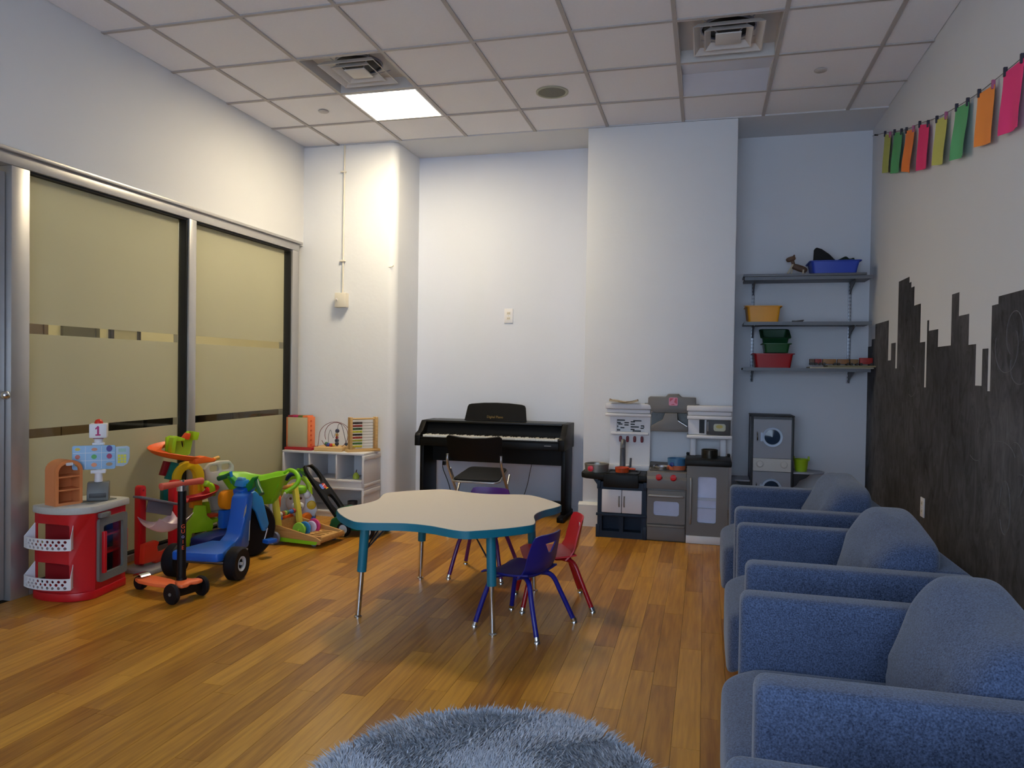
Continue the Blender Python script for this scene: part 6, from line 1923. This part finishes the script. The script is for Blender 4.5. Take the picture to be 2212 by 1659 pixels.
put('logo_red', MB(Fm).prism([(-0.0075, -0.022), (0.03, -0.02), (0.032, 0.018), (0.02, 0.026), (-0.0075, 0.022)], 'z', 0.0, 0.0015), M_('sticker_red', 'd0402e', 0.4), hdl, 'red half of the sticker')
put('logo_yellow', MB(Fm).prism([(0.0, -0.030), (0.045, -0.026), (0.033, -0.015), (0.02, -0.0205)], 'z', 0.0, 0.0014), YELL, hdl, 'yellow flash of the sticker')
put('logo_stroke', MB(Fm).prism([(-0.02, -0.006), (0.028, 0.012), (0.028, 0.017), (-0.02, 0.0)], 'z', 0.0016, 0.0024), WHITEP, hdl, 'white stroke of the sticker')

# ------------------------------------------------------------------ white cubby units and what stands on them
CUB = M_('white_laminate', 'd5d3d4', 0.5, var=0.02)


def cubby(name, label, z0, z1, kick, ndiv, loc):
    q = thing(name, label, 'cubby', loc)
    x0, x1, y0, y1 = -0.39, 0.39, 0.0, 0.335
    put('top_board', MB().box(x0, x1, y0, y1, z1 - z0 - 0.018, z1 - z0), CUB, q, bev=0.002)
    put('bottom_board', MB().box(x0 + 0.019, x1 - 0.019, y0, y1, kick - 0.018, kick), CUB, q, bev=0.002)
    if kick > 0.03:
        put('kick_board', MB().box(x0 + 0.019, x1 - 0.019, y0 + 0.004, y0 + 0.018, 0.0, kick - 0.0185), CUB, q, smooth=0)
    for s in (-1, 1):
        a, b = sorted((s * 0.39, s * 0.3715))
        sd = put('side_board', MB().box(a, b, y0, y1, 0.0, z1 - z0 - 0.0185), CUB, q, bev=0.002)
        if s > 0:
            for (c, d) in ((z1 - z0 - 0.06, z1 - z0 - 0.022), (0.01, 0.035)):
                put('side_rail', MB().box(0.3903, 0.396, y0 + 0.004, y1 - 0.004, c, d), CUB, sd, bev=0.0015)
    put('back_board', MB().box(x0 + 0.019, x1 - 0.019, y1 - 0.008, y1 - 0.001, kick + 0.0005, z1 - z0 - 0.0185), CUB, q, smooth=0)
    for k in range(ndiv):
        x = x0 + (k + 1) * 0.78 / (ndiv + 1)
        put('divider', MB().box(x - 0.008, x + 0.008, y0 + 0.003, y1 - 0.0085, kick + 0.0005, z1 - z0 - 0.019), CUB, q, bev=0.0015)
    return q


cubby('cubby_shelf', 'lower white open cubby shelf standing on the floor under the other', 0.0, 0.256, 0.05, 0, (-3.185, 5.762, 0))
cubby('cubby_shelf', 'upper white cubby shelf with three compartments, toys on top', 0.2565, 0.556, 0.066, 2, (-3.185, 5.762, 0.2565))
CT = 0.5565
t = thing('activity_cube', 'square toy activity box with orange side and red base on the cubby', 'toy', (-3.455, 5.90, CT))
put('base', MB().box(-0.125, 0.14, -0.10, 0.07, 0.0, 0.024), M_('dark_red_base', 'a0161e', 0.45), t, bev=0.004)
put('front_panel', MB().box(-0.108, 0.085, -0.075, -0.062, 0.0245, 0.285), M_('tan_panel', 'bdb08a', 0.5, var=0.05), t, bev=0.002)
put('back_panel', MB().box(-0.108, 0.085, 0.022, 0.035, 0.0245, 0.285), WOOD, t, bev=0.002)
sp_ = put('orange_side', MB().box(0.0855, 0.10, -0.075, 0.035, 0.0245, 0.29), M_('orange_side', 'f08048', 0.5, var=0.05), t, bev=0.003)
for k in range(6):
    put('side_peg', MB().cyl((0.1005, -0.04, 0.045 + 0.042 * k), (0.108, -0.04, 0.045 + 0.042 * k), 0.009, n=10), M_('orange_peg', 'd8582c', 0.5) if k == 0 else bpy.data.materials['orange_peg'], sp_)
put('left_side', MB().box(-0.122, -0.1085, -0.075, 0.035, 0.0245, 0.285), M_('orange_trim', 'c8703c', 0.5), t, bev=0.002)
for k, (x0, x1, hx) in enumerate(((-0.11, -0.062, '8a1a28'), (-0.061, -0.012, 'b41c5c'), (-0.011, 0.034, '5c6a24'), (0.035, 0.084, 'f07a3c'))):
    put('top_bar', MB().box(x0, x1, -0.07, 0.03, 0.2855, 0.302), M_('top_paint_' + hx, hx, 0.5), t, bev=0.003)

t = thing('bead_maze', 'wooden bead maze with looping wires in the middle of the cubby top', 'toy', (-3.165, 5.90, CT), 0.12)
put('base', MB().box(-0.13, 0.125, -0.10, 0.10, 0.0, 0.036), WOOD, t, bev=0.004)
put('side_base', MB().box(0.1255, 0.175, -0.02, 0.10, 0.0, 0.034), WOOD, t, bev=0.004)
WR = M_('maroon_wire', '6a2a30', 0.4)
WR2 = M_('grey_wire', '5f6a6c', 0.4)
WR3 = M_('navy_wire', '2a2c3c', 0.4)
ell = lambda cx, cz, rx, rz, a0, a1, y0, y1, k=22: [(cx + rx * math.cos(math.radians(a0 + (a1 - a0) * i / k)), y0 + (y1 - y0) * i / k, cz + rz * math.sin(math.radians(a0 + (a1 - a0) * i / k))) for i in range(k + 1)]
put('wire', MB().tube(ell(0.03, 0.13, 0.115, 0.115, 200, 560, -0.05, 0.04), 0.0025, 6).tube([(-0.11, -0.06, 0.036), (-0.10, -0.055, 0.13)] + ell(0.02, 0.14, 0.12, 0.11, 170, 20, -0.05, 0.06)[0:] + [(0.135, 0.06, 0.034)], 0.0025, 6), WR, t)
put('wire', MB().tube(catmull([(-0.04, 0.0, 0.036), (-0.035, 0.0, 0.13), (-0.02, 0.0, 0.18), (-0.005, 0.0, 0.14), (0.01, 0.0, 0.11), (0.03, 0.0, 0.16), (0.045, 0, 0.15), (0.05, 0, 0.036)], 5), 0.0022, 6), WR2, t)
put('wire', MB().tube(catmull([(0.03, 0.02, 0.036), (0.035, 0.02, 0.17), (0.05, 0.02, 0.23), (0.08, 0.02, 0.21), (0.12, 0.03, 0.036)], 6), 0.0024, 6), WR3, t)
for (x, y, z, hx, r) in ((-0.055, 0.0, 0.055, '2f6a4a', 0.018), (-0.03, -0.02, 0.05, '263a86', 0.018), (0.0, -0.03, 0.048, 'b02a20', 0.017), (0.022, -0.03, 0.05, 'd8b03a', 0.013), (0.045, -0.01, 0.06, '2a2c3c', 0.018), (0.033, 0.02, 0.085, '20243a', 0.019), (0.034, 0.02, 0.112, 'a0281e', 0.014), (0.034, 0.02, 0.135, 'd09a3a', 0.015), (0.036, 0.02, 0.17, '23284a', 0.019), (0.115, 0.03, 0.055, '3c4a5c', 0.015), (0.14, 0.05, 0.05, 'b05a30', 0.016)):
    put('bead', MB().sphere((x, y, z), r, 12, 8), M_('maze_bead_' + hx, hx, 0.4), t)

t = thing('abacus', 'wooden abacus with coloured bead rows on the right end of the cubby', 'toy', (-2.885, 5.925, CT), math.radians(46))
put('base', MB().box(-0.15, 0.15, -0.035, 0.035, 0.0, 0.022), WOOD, t, bev=0.003)
for s in (-1, 1):
    put('post', MB().box(s * 0.115 - 0.012, s * 0.115 + 0.012, -0.032, 0.032, 0.0225, 0.30), WOOD, t, bev=0.004)
put('top_bar', MB().cyl((-0.11, 0, 0.285), (0.11, 0, 0.285), 0.008), WOOD, t)
for k, hx in enumerate(('c8c030', '2f6a30', 'a8a838', 'a02c1c', '221c22', 'c8c838', '2c5c38', '9c2a24', '2a1c20')):
    z = 0.045 + 0.0255 * k
    rd = put('rod', MB().cyl((-0.103, 0, z), (0.103, 0, z), 0.0025, n=6), STEEL, t)
    b_ = MB()
    for j in range(8):
        b_.lathe([(0.003, -0.0055), (0.010, -0.003), (0.010, 0.003), (0.003, 0.0055)], (-0.095 + 0.0118 * j, 0, z), (1, 0, 0), n=10)
    put('bead_row', b_, M_('bead_row_%s' % 'abcdefghi'[k], hx, 0.4), rd)
t = thing('green_toy', 'lumpy green toy in the left compartment of the upper cubby', 'toy', (-3.42, 5.86, 0.2565 + 0.0665))
GRT = M_('leaf_green', '4f8f3a', 0.6, var=0.2)
put('body', MB().pillow((0, 0, 0.03), (0.12, 0.08, 0.06), 0.8, 18, 10), GRT, t)
for (x, y, z) in ((-0.04, -0.02, 0.055), (0.01, -0.03, 0.06), (0.05, 0.0, 0.045)):
    put('leaf', MB().pillow((x, y, z), (0.045, 0.03, 0.03), 0.9, 12, 8), LIME, t)
t = thing('toy_pear', 'small yellow-green toy pear with dark stem in the right compartment of the upper cubby', 'toy fruit', (-2.905, 5.84, 0.2565 + 0.0665))
put('fruit', MB().lathe([(0.0, 0.0), (0.026, 0.004), (0.03, 0.02), (0.022, 0.042), (0.012, 0.055), (0.0, 0.06)], (0, 0, 0), n=18), M_('pear_skin', 'a8b83c', 0.45), t)
put('stem', MB().cyl((0, 0, 0.058), (0.006, 0, 0.082), 0.004, n=8), BRW, t)
t = thing('dark_cup', 'dark grey cup standing in the lower cubby', 'cup', (-2.93, 5.83, 0.0505))
put('cup_wall', MB().lathe([(0.0, 0.0), (0.04, 0.0), (0.043, 0.085), (0.039, 0.085), (0.036, 0.004), (0.0, 0.004)], (0, 0, 0), n=24, caps=False), M_('slate_cup', '30333d', 0.45), t)
put('label_band', MB().ring([(0.0412, 0.02), (0.0418, 0.02), (0.0428, 0.06), (0.042, 0.06)], (0, 0, 0), n=24), M_('cup_label', '6d6a66', 0.6), t)
